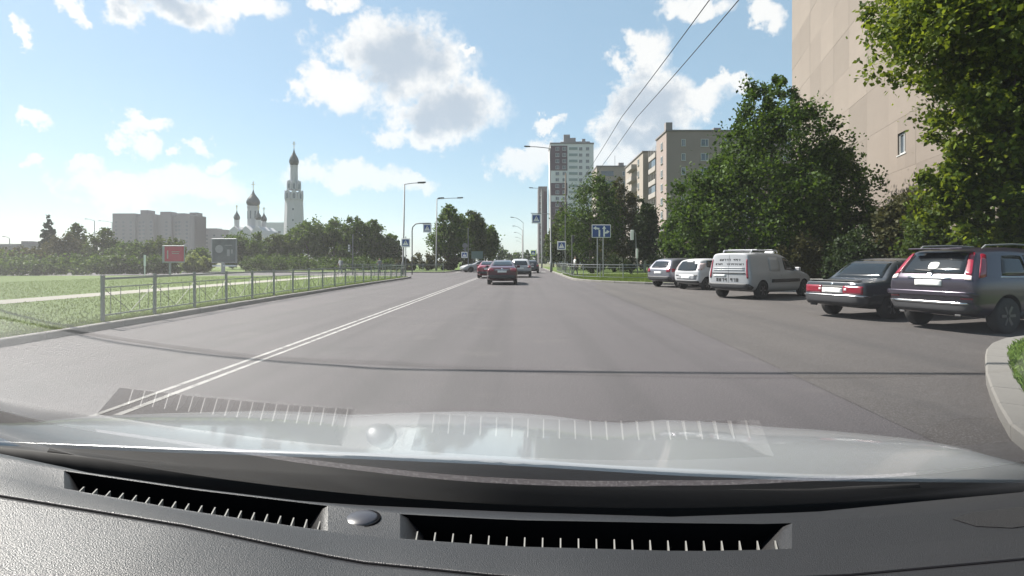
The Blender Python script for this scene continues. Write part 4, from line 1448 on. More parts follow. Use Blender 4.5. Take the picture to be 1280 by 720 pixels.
for tier, (rad, z, w, hgt) in enumerate(((3.75, 29.6, 1.7, 4.6), (2.75, 34.2, 1.3, 4.4))):
    MB().lathe([(rad - .25, z), (rad - .25, z + hgt * .75)], 8).build('tier', 'church_white', r)
    for i in range(8):
        a = (i + .5) * math.pi / 4
        M = Matrix.Rotation(a, 3, 'Z')
        pts = [(-w * .8, 0), (w * .8, 0), (w * .8, hgt * .55), (w * .45, hgt * .85), (0, hgt), (-w * .45, hgt * .85), (-w * .8, hgt * .55)]
        v = [M @ Vector((x, -rad + t, zz_ + z)) for t in (-.25, .25) for x, zz_ in pts]
        MB().add(v, [tuple(range(7)), tuple(range(13, 6, -1))] + [(i2, (i2 + 1) % 7, 7 + (i2 + 1) % 7, 7 + i2) for i2 in range(7)]).build('kokoshnik_arch', 'church_white', r)
        pts = [(-w * .34, hgt * .1), (w * .34, hgt * .1), (w * .34, hgt * .5), (0, hgt * .72), (-w * .34, hgt * .5)]
        v = [M @ Vector((x, -rad + t, zz_ + z)) for t in (-.32, -.1) for x, zz_ in pts]
        MB().add(v, [tuple(range(5)), tuple(range(9, 4, -1))] + [(i2, (i2 + 1) % 5, 5 + (i2 + 1) % 5, 5 + i2) for i2 in range(5)]).build('arch_opening', 'window_pane', r)
MB().lathe([(2.2, 36), (1.75, 38.5), (1.65, 45.0), (1.8, 45.3), (1.8, 45.6)], 16).build('drum', 'church_white', r)
onion(MB(), (0, 0), 2.15, 45.6, 8.0).build('dome', 'dome', r, True)
cross(r, (0, 0), 53.2, 3.6)
for z in (14, 20, 25):
    MB().box((1.2, -4.1 + z * .012, z), (.6, .5, .9)).build('slit_window', 'window_pane', r)


# ------------------------------------------------------------------ trees and bushes
def leaves(n, centres, rad, size, up=.5, droop=0.0):
    "n separate diamond leaves gathered in clumps round the centres"
    idx = rng.integers(0, len(centres), n)
    P = centres[idx] + rng.normal(0, 1, (n, 3)) * (rad[idx][:, None] * .5)
    d = rng.normal(0, 1, (n, 3))
    d[:, 2] -= droop
    d /= np.linalg.norm(d, axis=1)[:, None]
    u = rng.normal(0, 1, (n, 3))
    u[:, 2] += up
    s_ = np.cross(d, u)
    s_ /= np.linalg.norm(s_, axis=1)[:, None] + 1e-6
    ln = (size * rng.uniform(.6, 1.35, n))[:, None]
    w = ln * rng.uniform(.55, .8, n)[:, None]
    V = np.stack([P - d * ln * .5, P + s_ * w * .5 - d * ln * .08, P + d * ln * .5, P - s_ * w * .5 - d * ln * .08], 1)
    return V


def crown_clumps(lobes, nclump, fill=.45, rel=.26):
    L_ = np.array(lobes, float)
    vol = L_[:, 3] * L_[:, 4] * L_[:, 5]
    pick = rng.choice(len(L_), nclump, p=vol ** .8 / (vol ** .8).sum())
    d = rng.normal(0, 1, (nclump, 3))
    d /= np.linalg.norm(d, axis=1)[:, None]
    r_ = rng.uniform(fill, 1.0, nclump) ** .7
    C = L_[pick, :3] + d * r_[:, None] * L_[pick, 3:6]
    rad = rel * L_[pick, 3:6].mean(1) * rng.uniform(.6, 1.3, nclump)
    return C, rad


def tree(label, x, y, lobes, size, n, nclump, mat, trunk=(.18, 3.0), bark='bark', name='tree', cat='tree', group=None, rel=.26, fill=.4, base=0.0, limbs=5, droop=.2, up=.5, lean=0.0):
    root = thing(name, label, cat, (x, y, base), 0, group)
    C, rad = crown_clumps(lobes, nclump, fill, rel)
    C[:, 2] = np.maximum(C[:, 2], size)
    V = leaves(n, C, rad, size, up, droop)
    V[:, :, 2] = np.maximum(V[:, :, 2], .03)
    if trunk:
        tr, th = trunk
        t = MB()
        t.tube([(0, 0, -.1), (lean * .3 + tr * .2, 0, th * .35), (lean * .6 - tr * .1, tr * .2, th * .7), (lean, 0, th)], [tr * 1.25, tr, tr * .85, tr * .6], 9)
        t.build('trunk', bark, root, True)
        for k in range(limbs):
            c = C[rng.integers(0, len(C))]
            z0 = th * random.uniform(.55, .98)
            m_ = (c[0] * .45 + lean * .5, c[1] * .45, z0 + (c[2] - z0) * .55)
            MB().tube([(lean * z0 / th, 0, z0), m_, tuple(c)], [tr * .42, tr * .26, tr * .08], 6).build('limb', bark, root, True)
    quads('crown', V, mat, root)
    return root


def px_tree(label, px, top, wpx, Y, mat, size, n, name='tree', cat='tree', bottom=None, kind='round', group=None, trunk=True, bark='bark', nclump=None, squash=1.0):
    "a tree whose crown fills a given width and top in the picture at distance Y, standing on the ground"
    k = Y / F
    x = (px - CX) * k
    h = H + (CY - top) * k
    w = wpx * k / 2
    zb = h * .12 if bottom is None else bottom
    if kind == 'round':
        lobes = [(0, 0, zb + (h - zb) * .45, w * .92, w * .85, (h - zb) * .45), (w * .15, 0, zb + (h - zb) * .68, w * .62, w * .6, (h - zb) * .32), (-w * .4, 0, zb + (h - zb) * .35, w * .55, w * .6, (h - zb) * .3), (w * .45, .1, zb + (h - zb) * .4, w * .5, w * .6, (h - zb) * .32)]
    elif kind == 'poplar':
        lobes = [(0, 0, zb + (h - zb) * .35, w * .9, w * .85, (h - zb) * .36), (w * .08, 0, zb + (h - zb) * .62, w * .68, w * .65, (h - zb) * .30), (-w * .05, 0, zb + (h - zb) * .84, w * .34, w * .35, (h - zb) * .17)]
    elif kind == 'spruce':
        lobes = [(0, 0, zb + (h - zb) * t, w * (1.0 - t * .88), w * (1.0 - t * .88), (h - zb) * .15) for t in (.08, .18, .29, .40, .51, .62, .73, .83, .92)]
    else:  # bush
        lobes = [(0, 0, h * .48, w * .9, w * .8, h * .5), (-w * .5, 0, h * .38, w * .5, w * .5, h * .40), (w * .5, 0, h * .36, w * .5, w * .55, h * .38)]
    nc = nclump or max(26, int(n / 90))
    return tree(label, x, Y, lobes, size, n, nc, mat, (max(.06, h * .016), zb + (h - zb) * .5) if trunk else None, bark, name, cat, group, base=.08, limbs=4)


# near maple hanging over the sport utility car
ml = [(-1.55, -.6, 7.6, 2.4, 2.2, 1.7), (.2, -1.6, 5.2, 2.2, 1.4, 2.0), (.6, -1.6, 3.0, 1.8, 1.3, 1.6), (-.9, -.8, 5.6, 1.6, 1.4, 1.6), (-.2, 0, 8.8, 3.0, 2.8, 2.3), (.6, -.3, 6.2, 2.5, 2.4, 1.9), (1.6, .2, 4.6, 2.3, 2.2, 1.7), (2.6, .4, 7, 2.6, 2.5, 3.0), (1.2, -.4, 3.4, 1.6, 1.7, 1.3), (2.6, .0, 3.2, 1.8, 1.7, 1.7), (-1.0, -1.1, 4.9, 1.7, 1.2, 1.4), (-1.0, -1.1, 3.4, 1.5, 1.1, 1.4), (-.6, -.9, 6.6, 1.6, 1.3, 1.3), (-1.0, -1.0, 2.3, 1.6, 1.0, 1.0), (-1.7, -1.1, 3.9, 1.3, 1.0, 1.3), (-1.4, -.6, 2.9, 1.4, .9, 1.0), (.2, -1.5, 2.6, 1.5, 1.0, .9)]
tree('big yellowish-green maple overhanging the graphite sport utility car', 13.0, 15.0, ml, .15, 105000, 1000, 'leaf_maple', (.16, 5.5), rel=.22, fill=.2, group=None, name='maple_tree', droop=.5, up=.9, limbs=12)
# wide dark linden behind the van
ll = [(0, 0, 4.3, 5.3, 4.6, 3.5), (.6, 0, 7.3, 3.7, 3.5, 2.9), (-.1, 0, 9.8, 2.1, 2.1, 2.0), (-3.4, 0, 4.4, 2.2, 2.5, 2.5), (3.6, 0, 4.6, 2.5, 2.7, 3.2), (-.8, -.6, 2.8, 4.7, 3.6, 2.4), (2.7, .2, 7.0, 1.7, 1.8, 1.8), (-1.9, -.2, 7.2, 1.7, 1.8, 1.9), (3.8, -.4, 2.7, 2.2, 2.2, 2.3), (-4.2, -.3, 2.8, 1.7, 1.8, 2.0), (.3, .2, 11.1, 1.2, 1.2, 1.0)]
tree('broad dark green linden tree standing behind the delivery van', 13.9, 31.5, ll, .19, 75000, 700, 'leaf_linden', (.32, 6.0), rel=.20, name='linden_tree', limbs=14, fill=.5)
px_tree('small brownish-green tree between the linden and the maple against the tan wall', 1132, 222, 74, 23, 'leaf_olive', .18, 7000, kind='round', nclump=130)
BUSH = 'bushes behind the parked cars'
for px, top, wpx, Y, mt, lab in ((1075, 285, 90, 24, 'leaf_dark', 'dark bush below the linden behind the boxy saloon'), (1185, 250, 110, 19, 'leaf_birch', 'tall light green bush behind the sport utility car roof'),
                                 (1262, 235, 100, 17.5, 'leaf_linden', 'tall dark bush at the front of the sport utility car'), (1000, 292, 60, 27, 'leaf_olive', 'brown-flecked bush beside the nose of the delivery van')):
    px_tree(lab, px, top, wpx, Y, mt, .15, 8000, 'bush', 'bush', kind='bush', group=BUSH, trunk=False, nclump=120)
for px, top, wpx, Y, mt, lab in ((905, 283, 70, 38, 'leaf_dark', 'dark hedge bush behind the white hatchback'), (960, 286, 80, 37, 'leaf_dark', 'dark hedge bush behind the roof of the delivery van'), (1030, 282, 80, 33, 'leaf_dark', 'dark hedge bush between the delivery van and the boxy saloon')):
    px_tree(lab, px, top, wpx, Y, mt, .2, 6000, 'bush', 'bush', kind='bush', group=BUSH, trunk=False, nclump=90)
# trees round the corner island
IG = 'trees behind the corner island'
for px, top, wpx, Y, mt, kd, lab, bk in ((738, 213, 84, 66, 'leaf_linden', 'round', 'tall dark tree behind the blue lane sign', 'bark'), (704, 262, 46, 80, 'leaf_birch', 'poplar', 'slim tree behind the tall right lamp pole', 'birch_bark'),
                                         (776, 226, 64, 70, 'leaf_olive', 'poplar', 'brownish tree right of the tall dark tree', 'birch_bark'), (806, 250, 40, 62, 'leaf_dark', 'poplar', 'narrow dark tree in front of the balconies', 'birch_bark'),
                                         (692, 285, 26, 110, 'leaf_dark', 'poplar', 'small tree next to the road below the lower mauve block', 'bark'), (722, 268, 60, 90, 'leaf_dark', 'round', 'dark tree filling the gap behind the slim tree', 'bark'),
                                         (848, 262, 46, 48, 'leaf_linden', 'round', 'green tree at the left edge of the broad linden', 'bark')):
    px_tree(lab, px, top, wpx, Y, mt, .32, 9000, kind=kd, group=IG, bark=bk, nclump=170, bottom=1.4)
for px, Y in ((812, 66), (819, 68), (832, 66)):
    r = thing('birch_trunk', 'bare pale trunk below the balconies of the pinkish block', 'tree trunk', ((px - CX) * Y / F, Y, .1), 0, 'pale trunks below the balconies')
    MB().tube([(0, 0, -.1), (.12, 0, 2.0), (-.05, 0, 3.6), (.25, 0, 5.0)], [.19, .15, .12, .06], 8).build('trunk', 'birch_bark', r, True)
    MB().tube([(.05, 0, 2.4), (.5, 0, 3.3), (.6, 0, 4.6)], [.08, .06, .03], 6).build('limb', 'birch_bark', r, True)
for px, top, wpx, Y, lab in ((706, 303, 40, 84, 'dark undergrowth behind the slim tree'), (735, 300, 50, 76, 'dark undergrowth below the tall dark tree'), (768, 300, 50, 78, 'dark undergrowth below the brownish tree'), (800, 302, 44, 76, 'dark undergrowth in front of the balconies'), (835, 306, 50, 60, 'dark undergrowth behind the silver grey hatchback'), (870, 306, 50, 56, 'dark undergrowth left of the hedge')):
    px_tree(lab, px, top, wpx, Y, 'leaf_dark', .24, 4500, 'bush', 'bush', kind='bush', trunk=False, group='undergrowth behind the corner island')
for px, top, wpx, Y, lab in ((775, 318, 34, 54, 'round shrub behind the corner railing'), (742, 322, 20, 58, 'low shrub behind the blue lane sign posts')):
    px_tree(lab, px, top, wpx, Y, 'leaf_dark', .16, 2500, 'bush', 'bush', kind='bush', trunk=False)
# trees beyond the side street
MG = 'trees beyond the side street'
for px, top, wpx, Y, mt, kd, lab in ((562, 256, 56, 78, 'leaf_mid', 'poplar', 'tall green tree behind the bracket crossing sign'), (589, 262, 46, 88, 'leaf_birch', 'poplar', 'second tall tree behind the far crossing sign'), (607, 277, 36, 96, 'leaf_mid', 'round', 'rounded tree next to the open sky down the road')):
    px_tree(lab, px, top, wpx, Y, mt, .36, 9000, kind=kd, group=MG, nclump=190, bottom=1.2)
for px, top, wpx, Y, lab in ((528, 314, 36, 74, 'low green shrub under the bracket crossing sign'), (552, 315, 40, 76, 'low olive shrub under the tall green tree'), (574, 316, 34, 77, 'low olive shrub beside the far crossing sign'), (508, 322, 30, 74, 'low shrub at the end of the lawn trees')):
    px_tree(lab, px, top, wpx, Y, 'leaf_olive', .26, 2600, 'bush', 'bush', kind='bush', trunk=False, group='shrubs beyond the side street')
# the row beyond the lawn, under the church
TG = 'trees in the row beyond the lawn'
for px, top, wpx, Y, mt, kd, lab in ((305, 291, 66, 84, 'leaf_mid', 'round', 'tree below the church domes'), (343, 294, 60, 88, 'leaf_birch', 'round', 'light tree at the foot of the bell tower'), (385, 272, 58, 90, 'leaf_mid', 'round', 'tree right of the bell tower'),
                                     (417, 269, 60, 94, 'leaf_mid', 'poplar', 'tallest tree of the row beyond the lawn'), (444, 272, 50, 92, 'leaf_linden', 'poplar', 'dark pointed tree in the row beyond the lawn'), (466, 274, 46, 96, 'leaf_mid', 'poplar', 'pointed tree near the end of the row'), (487, 292, 34, 98, 'leaf_linden', 'round', 'last low tree at the end of the row')):
    px_tree(lab, px, top, wpx, Y, mt, .40, 7500, kind=kd, group=TG, nclump=150, bottom=.5)
SG = 'hazy trees and shrubs left of the red board'
px_tree('dark spruce sticking out above the hazy shrubs', 61, 270, 32, 95, 'leaf_spruce', .45, 5500, 'spruce_tree', kind='spruce', nclump=160, bottom=1.0)
for px, top, wpx, Y, mt, kd, lab in ((94, 276, 32, 92, 'leaf_birch', 'poplar', 'light pointed tree right of the spruce'), (80, 294, 50, 84, 'leaf_olive', 'round', 'brownish tree at the foot of the spruce'), (128, 286, 44, 82, 'leaf_birch', 'round', 'pale tree left of the grey slab'), (168, 303, 60, 74, 'leaf_mid', 'round', 'tree in front of the grey slab'),
                                     (205, 296, 56, 76, 'leaf_birch', 'round', 'tree behind the red board'), (20, 312, 90, 64, 'leaf_olive', 'round', 'hazy wide tree below the low dark block'), (-30, 308, 70, 60, 'leaf_mid', 'round', 'hazy tree at the left end of the shrubs'),
                                     (248, 312, 44, 72, 'leaf_mid', 'round', 'tree between the red board and the billboard')):
    px_tree(lab, px, top, wpx, Y, mt, .32, 5500, kind=kd, group=SG, nclump=110, bottom=.4)
for px, top, wpx, Y, mt, lab in ((30, 322, 100, 50, 'leaf_mid', 'dark shrub at the left end of the lawn edge'), (100, 318, 90, 52, 'leaf_mid', 'wide shrub at the lawn edge below the spruce'), (150, 320, 60, 54, 'leaf_linden', 'shrub at the lawn edge left of the marker post'), (198, 322, 56, 55, 'leaf_linden', 'shrub at the lawn edge behind the red board'), (248, 316, 40, 60, 'leaf_bright', 'bright yellow-green shrub sloping up to the billboard'), (330, 320, 60, 68, 'leaf_linden', 'dark shrub right of the billboard')):
    px_tree(lab, px, top, wpx, Y, mt, .24, 4500, 'bush', 'bush', kind='bush', group='shrubs along the lawn edge', trunk=False, nclump=80)
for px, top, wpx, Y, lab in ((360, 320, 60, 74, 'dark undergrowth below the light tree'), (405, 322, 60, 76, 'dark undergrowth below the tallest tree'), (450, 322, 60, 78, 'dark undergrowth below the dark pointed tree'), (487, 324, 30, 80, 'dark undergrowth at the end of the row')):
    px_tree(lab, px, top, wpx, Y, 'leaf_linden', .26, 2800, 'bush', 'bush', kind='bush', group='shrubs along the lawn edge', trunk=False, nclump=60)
FG = 'small trees at the far end of the road'
for px, top, wpx, Y in ((632, 312, 22, 240), (645, 314, 20, 260), (657, 311, 14, 280), (668, 315, 18, 300), (620, 306, 22, 220), (682, 310, 14, 220)):
    px_tree('tiny tree in the hazy distance at the end of the road', px, top, wpx, Y, 'leaf_linden', .9, 900, group=FG, nclump=40, bottom=.3)


# ------------------------------------------------------------------ grass blades
def blades(name, P, hgt, w, mat, label):
    n = len(P)
    a = rng.uniform(0, 2 * math.pi, n)
    h = hgt * rng.uniform(.5, 1.4, n)
    lean = rng.normal(0, .45, (n, 2)) * h[:, None]
    side = np.c_[np.cos(a), np.sin(a), np.zeros(n)] * w
    top = P + np.c_[lean, h]
    mid = P + np.c_[lean * .35, h * .6]
    V = np.stack([P - side, P + side, mid + side * .8, top], 1)
    o = quads(name, V, mat)
    tag(o, label, 'grass', kind='stuff')


def inside(P, poly):
    poly = np.array(poly)
    x, y = P[:, 0], P[:, 1]
    c = np.zeros(len(P), bool)
    j = len(poly) - 1
    for i in range(len(poly)):
        xi, yi, xj, yj = *poly[i], *poly[j]
        cond = ((yi > y) != (yj > y)) & (x < (xj - xi) * (y - yi) / (yj - yi + 1e-9) + xi)
        c ^= cond
        j = i
    return c


pts = np.c_[rng.uniform(3.4, 12, 90000), rng.uniform(2.5, 10.2, 90000)]
pts = pts[inside(pts, vin + [(20, -6)])]
blades('grass', np.c_[pts, np.full(len(pts), .113)], .055, .006, 'blade', 'short mown green grass on the verge')
n = 90000
yy = 7.5 + 38 * rng.uniform(0, 1, n) ** 1.7
xk = np.interp(yy, [-4, 10, 20, 34, 48], [-8.62, -8.79, -9.12, -9.37, -9.6])
xx = xk - rng.uniform(0, 1, n) ** 1.3 * 22
keep = ~((xx < -15.6) & (xx > -17.4))
edge = rng.uniform(0, 1, n) < .2
xx = np.where(edge, xk - np.abs(rng.normal(0, .25, n)), xx)
keep |= edge
blades('grass', np.c_[xx, yy, np.full(n, .113)][keep], .045, .010, 'blade_dry', 'meadow grass on the lawn behind the railing')
pts = np.c_[rng.uniform(3.6, 16, 40000), rng.uniform(31, 53, 40000)]
pts = pts[inside(pts, iin[18:] + [(60, 27), (60, 120), (3.7, 120)])]
blades('grass', np.c_[pts, np.full(len(pts), .113)], .10, .015, 'blade_dry', 'grass on the corner island')


# ------------------------------------------------------------------ people
def person(label, x, y, top, bottom, rz, step=.28, h=1.72, base=.1, bag=None):
    s = h / 1.72
    J = {'pelvis': (0, 0, .95), 'chest': (0, .02, 1.28), 'neck': (0, .02, 1.47), 'head': (0, .03, 1.60), 'crown': (0, .03, 1.70),
         'sl': (.17, .02, 1.41), 'el': (.23, -.08, 1.15), 'wl': (.22, .06, .93), 'hl': (.21, .09, .85), 'sr': (-.17, .02, 1.41), 'er': (-.23, .09, 1.16), 'wr': (-.22, .18, .95), 'hr': (-.21, .21, .88),
         'tl': (.09, 0, .90), 'kl': (.10, step * .55, .52), 'al': (.10, step * .8, .10), 'fl': (.11, step * .8 + .17, .04), 'tr': (-.09, 0, .90), 'kr': (-.10, -step * .15, .50), 'ar': (-.10, -step * .9, .14), 'fr': (-.11, -step * .9 + .14, .04)}
    rad = {'pelvis': .13, 'chest': .145, 'neck': .055, 'head': .095, 'crown': .07, 'sl': .065, 'el': .045, 'wl': .033, 'hl': .035, 'sr': .065, 'er': .045, 'wr': .033, 'hr': .035,
           'tl': .09, 'kl': .062, 'al': .042, 'fl': .04, 'tr': .09, 'kr': .062, 'ar': .042, 'fr': .04}
    names = list(J)
    E_ = [('pelvis', 'chest'), ('chest', 'neck'), ('neck', 'head'), ('head', 'crown'), ('chest', 'sl'), ('sl', 'el'), ('el', 'wl'), ('wl', 'hl'), ('chest', 'sr'), ('sr', 'er'), ('er', 'wr'), ('wr', 'hr'),
          ('pelvis', 'tl'), ('tl', 'kl'), ('kl', 'al'), ('al', 'fl'), ('pelvis', 'tr'), ('tr', 'kr'), ('kr', 'ar'), ('ar', 'fr')]
    me = bpy.data.meshes.new('person')
    me.from_pydata([Vector(J[k]) * s for k in names], [(names.index(a), names.index(b)) for a, b in E_], [])
    o = bpy.data.objects.new('tmp', me)
    col.objects.link(o)
    o.modifiers.new('skin', 'SKIN')
    sub = o.modifiers.new('sub', 'SUBSURF')
    sub.levels = sub.render_levels = 1
    for i, k in enumerate(names):
        me.skin_vertices[0].data[i].radius = (rad[k] * s, rad[k] * s * (.75 if k in ('chest', 'pelvis') else 1))
        me.skin_vertices[0].data[i].use_root = (k == 'pelvis')
    res = bpy.data.meshes.new_from_object(o.evaluated_get(bpy.context.evaluated_depsgraph_get()))
    bpy.data.objects.remove(o)
    res.materials.clear()
    for mt in ('skin', top, bottom, 'hair', 'rubber'):
        res.materials.append(MATS[mt])
    for p in res.polygons:
        c = p.center / s
        i = 0
        if c.z > 1.66 or (c.z > 1.54 and c.y < .0): i = 3
        elif c.z > 1.46: i = 0
        elif c.z > .93 and abs(c.x) < .21: i = 1
        elif c.z > 1.14: i = 1
        elif abs(c.x) > .155 and c.z > .78: i = 0
        elif c.z > .10: i = 2
        else: i = 4
        p.material_index = i
        p.use_smooth = True
    root = thing('person', label, 'person', (x, y, base), rz)
    link('body', res, None, root)
    if bag:
        MB().box((0, -.19, 1.2), (.28, .14, .4)).build('backpack', bag, root, bevel=.04)


person('person in a white top walking behind the corner railing', (718.5 - CX) * 46 / F, 46, 'cloth_white', 'cloth_dark', R(-80))
person('person in a dark top walking behind the far end of the lawn railing', (480.5 - CX) * 62 / F, 60, 'cloth_grey', 'cloth_dark', R(60), base=.02)
person('person in a white top with a grey backpack on the path behind the railing', (425.5 - CX) * 58 / F, 58, 'cloth_white', 'cloth_grey', R(90), base=.02, bag='cloth_grey')


# ------------------------------------------------------------------ the car the camera rides in
mk('hood_paint', (.40, .415, .43), .32, metal=.25, var=.03, coat=.9, scale=1.0)
mk('dash_plastic', (.0065, .006, .007), .42, var=.12, scale=30, bump=.26, bscale=700, spec=.62)
mk('vent_black', (.004, .004, .005), .9, spec=.05)
mk('fin_grey', (.17, .165, .155), .5)
mk('cowl_black', (.007, .007, .008), .7, var=.2, scale=8, spec=.2)
mk('sensor_black', (.03, .03, .038), .35)
own = thing('camera_car', 'pale silver car the picture is taken from, its bonnet and black dashboard', 'car', (0, 0, 0))


def curve(pts):
    xs, ys = zip(*pts)
    return lambda p: float(np.interp(p, xs, ys))


def W3(px, py, Y): return ((px - CX) * Y / F, Y, H - (py - CY) * Y / F)


hood_bot = curve([(-200, 545), (0, 553), (215, 562), (430, 569), (640, 578), (830, 590), (1000, 597), (1280, 600), (1500, 604)])
hood_top = curve([(-200, 534), (-60, 538), (0, 537), (39, 533), (75, 526), (117, 521), (200, 517), (323, 513), (400, 515), (440, 518), (500, 515.5), (580, 513.5), (640, 515), (690, 519), (740, 526), (780, 528), (830, 524), (880, 526), (950, 532), (1030, 537), (1140, 548), (1200, 559), (1240, 574), (1280, 592), (1330, 606), (1500, 640)])
lip = curve([(-250, 540), (0, 567), (80, 584), (155, 601), (272, 618), (440, 631), (640, 640), (840, 646), (1018, 640), (1151, 627), (1280, 615), (1500, 592)])
vtop = curve([(-250, 545), (0, 574), (76, 588), (240, 612), (424, 634), (490, 642), (640, 650), (860, 654), (965, 655), (1120, 648), (1280, 634), (1500, 612)])
vbot = curve([(-250, 556), (0, 593), (87, 612), (240, 639), (397, 662), (509, 674), (640, 683), (860, 689), (965, 687), (1120, 679), (1280, 664), (1500, 640)])
seam = curve([(-250, 580), (0, 620), (233, 658), (440, 702), (640, 722), (860, 728), (1060, 719), (1280, 699), (1500, 676)])
cols = sorted(set([-150, -80, 0, 40] + list(np.linspace(80, 410, 12)) + [455] + list(np.linspace(500, 990, 14)) + [1025, 1060, 1100, 1160, 1220, 1280, 1340, 1400]))


def surf(rows, name, mat, parent, holes=(), thick=0.0, cols_=cols):
    V, Fc = [], []
    nC = len(cols_)
    for row in rows:
        for c in cols_:
            V.append(row(c))
    for j in range(len(rows) - 1):
        for i in range(nC - 1):
            if any(j == hj and cols_[i] >= a - .1 and cols_[i + 1] <= b + .1 for hj, a, b in holes): continue
            Fc.append((j * nC + i, j * nC + i + 1, (j + 1) * nC + i + 1, (j + 1) * nC + i))
    mb = MB().add(V, Fc)
    o = mb.build(name, mat, parent, True)
    return o


YD = dict(lip=.85, vt=.80, vb=.73, sm=.65)
VH = [(80, 410), (500, 990)]


def dip(p, ends=True):
    "the plastic dishes down towards the vents"
    return 0


rows = [lambda p: (W3(p, lip(p), YD['lip'])[0], YD['lip'] + .02, W3(p, lip(p), YD['lip'])[2] - .10),
        lambda p: (W3(p, lip(p), YD['lip'])[0], YD['lip'] + .012, W3(p, lip(p), YD['lip'])[2] - .012),
        lambda p: W3(p, lip(p), YD['lip']),
        lambda p: W3(p, vtop(p) - 2.0, YD['vt'] + .004),
        lambda p: W3(p, vtop(p), YD['vt']),
        lambda p: W3(p, vbot(p), YD['vb']),
        lambda p: W3(p, vbot(p) + 3, YD['vb'] - .006),
        lambda p: W3(p, seam(p) - 3, YD['sm'] + .004),
        lambda p: W3(p, seam(p) - .8, YD['sm'] + .001),
        lambda p: (lambda q: (q[0], q[1], q[2] - .006))(W3(p, seam(p), YD['sm'])),
        lambda p: W3(p, seam(p) + .8, YD['sm'] - .001),
        lambda p: W3(p, seam(p) + 4, YD['sm'] - .006),
        lambda p: (lambda q: (q[0], .50, q[2] + .012))(W3(p, seam(p), YD['sm'])),
        lambda p: (lambda q: (q[0], .28, q[2] + .0))(W3(p, seam(p), YD['sm'])),
        lambda p: (lambda q: (q[0], .14, q[2] - .06))(W3(p, seam(p), YD['sm'])),
        lambda p: (lambda q: (q[0], .10, q[2] - .45))(W3(p, seam(p), YD['sm']))]
dash = surf(rows, 'dashboard', 'dash_plastic', own, holes=[(4, a, b) for a, b in VH])
sl = MB()
for a, b in zip(cols[:-1], cols[1:]):
    p, q = [Vector(W3(c, seam(c), YD['sm'])) - Vector((0, 0, .0010)) for c in (a, b)]
    sl.bar(p, q, .0032, .003)
sl.build('panel_gap', 'vent_black', dash)
for (a, b), nfin in zip(VH, (19, 21)):
    cc = [c for c in cols if a - .1 <= c <= b + .1]
    top = [Vector(W3(c, vtop(c), YD['vt'])) for c in cc]
    bot = [Vector(W3(c, vbot(c), YD['vb'])) for c in cc]
    n = len(cc)
    dz = Vector((0, 0, -.05))
    V = top + [v + dz for v in top] + bot + [v + dz for v in bot]
    Fc = []
    for i in range(n - 1):
        Fc += [(i, i + 1, n + i + 1, n + i), (n + i, n + i + 1, 3 * n + i + 1, 3 * n + i), (3 * n + i, 3 * n + i + 1, 2 * n + i + 1, 2 * n + i)]
    Fc += [(0, n, 3 * n, 2 * n), (n - 1, 2 * n - 1, 4 * n - 1, 3 * n - 1)]
    vent = MB().add(V, Fc).build('defroster_vent', 'vent_black', own)
    for k in range(nfin):
        c = a + 8 + (b - a - 14) * (k + .5) / nfin
        p0 = Vector(W3(c, vbot(c), YD['vb'])) + Vector((0, .001, -.003))
        p1 = Vector(W3(c, vtop(c), YD['vt'])) + Vector((0, -.002, -.014))
        p1 = p0.lerp(p1, .6)
        p1.x += .0085 * (700 - c) / 500
        MB().add([p + Vector((sx * .0009, 0, z)) for p, lo in ((p0, -.03), (p1, -.012)) for sx in (-1, 1) for z in (0, lo)], [(0, 1, 5, 4), (2, 6, 7, 3), (0, 4, 6, 2), (0, 2, 3, 1), (4, 5, 7, 6)]).build('fin', 'fin_grey', vent)
# sloping end walls of the vents
for a, b in ((80, 104), (410, 388), (500, 530), (990, 952)):
    ct, cb = Vector(W3(a, vtop(a), YD['vt'])), Vector(W3(a, vbot(a), YD['vb']))
    et, eb = Vector(W3(b, vtop(b), YD['vt'])), Vector(W3(b, vbot(b), YD['vb']))
    dn = Vector((0, 0, -.03))
    MB().add([ct, cb, eb + dn, et + dn, ct.lerp(et, .3) + dn * .14, cb.lerp(eb, .3) + dn * .14], [(0, 4, 5, 1), (4, 3, 2, 5)]).build('vent_end', 'dash_plastic', own, True)
sp = Vector(W3(451, 650, .775))
MB().lathe([(.024, -.004), (.024, .002), (.021, .0045), (.012, .0068), (.003, .0075)], 24, sp).build('sun_sensor', 'sensor_black', own, True)
MB().lathe([(.0275, -.004), (.0275, .002), (.025, .002)], 24, sp).build('sensor_ring', 'vent_black', own, True)
mk('speaker_cloth', (.012, .011, .013), .9, bump=1.0, bscale=900)
gp = []
for px, t in ((1190, .25), (1215, .04), (1260, .0), (1310, .0), (1330, .5), (1310, .8), (1265, .85), (1220, .65)):
    gp.append(Vector(W3(px, vtop(px), YD['vt'])).lerp(Vector(W3(px, vbot(px), YD['vb'])), t) + Vector((0, 0, .0008)))
MB().add(gp, [tuple(range(8))]).build('speaker_grille', 'speaker_cloth', own)

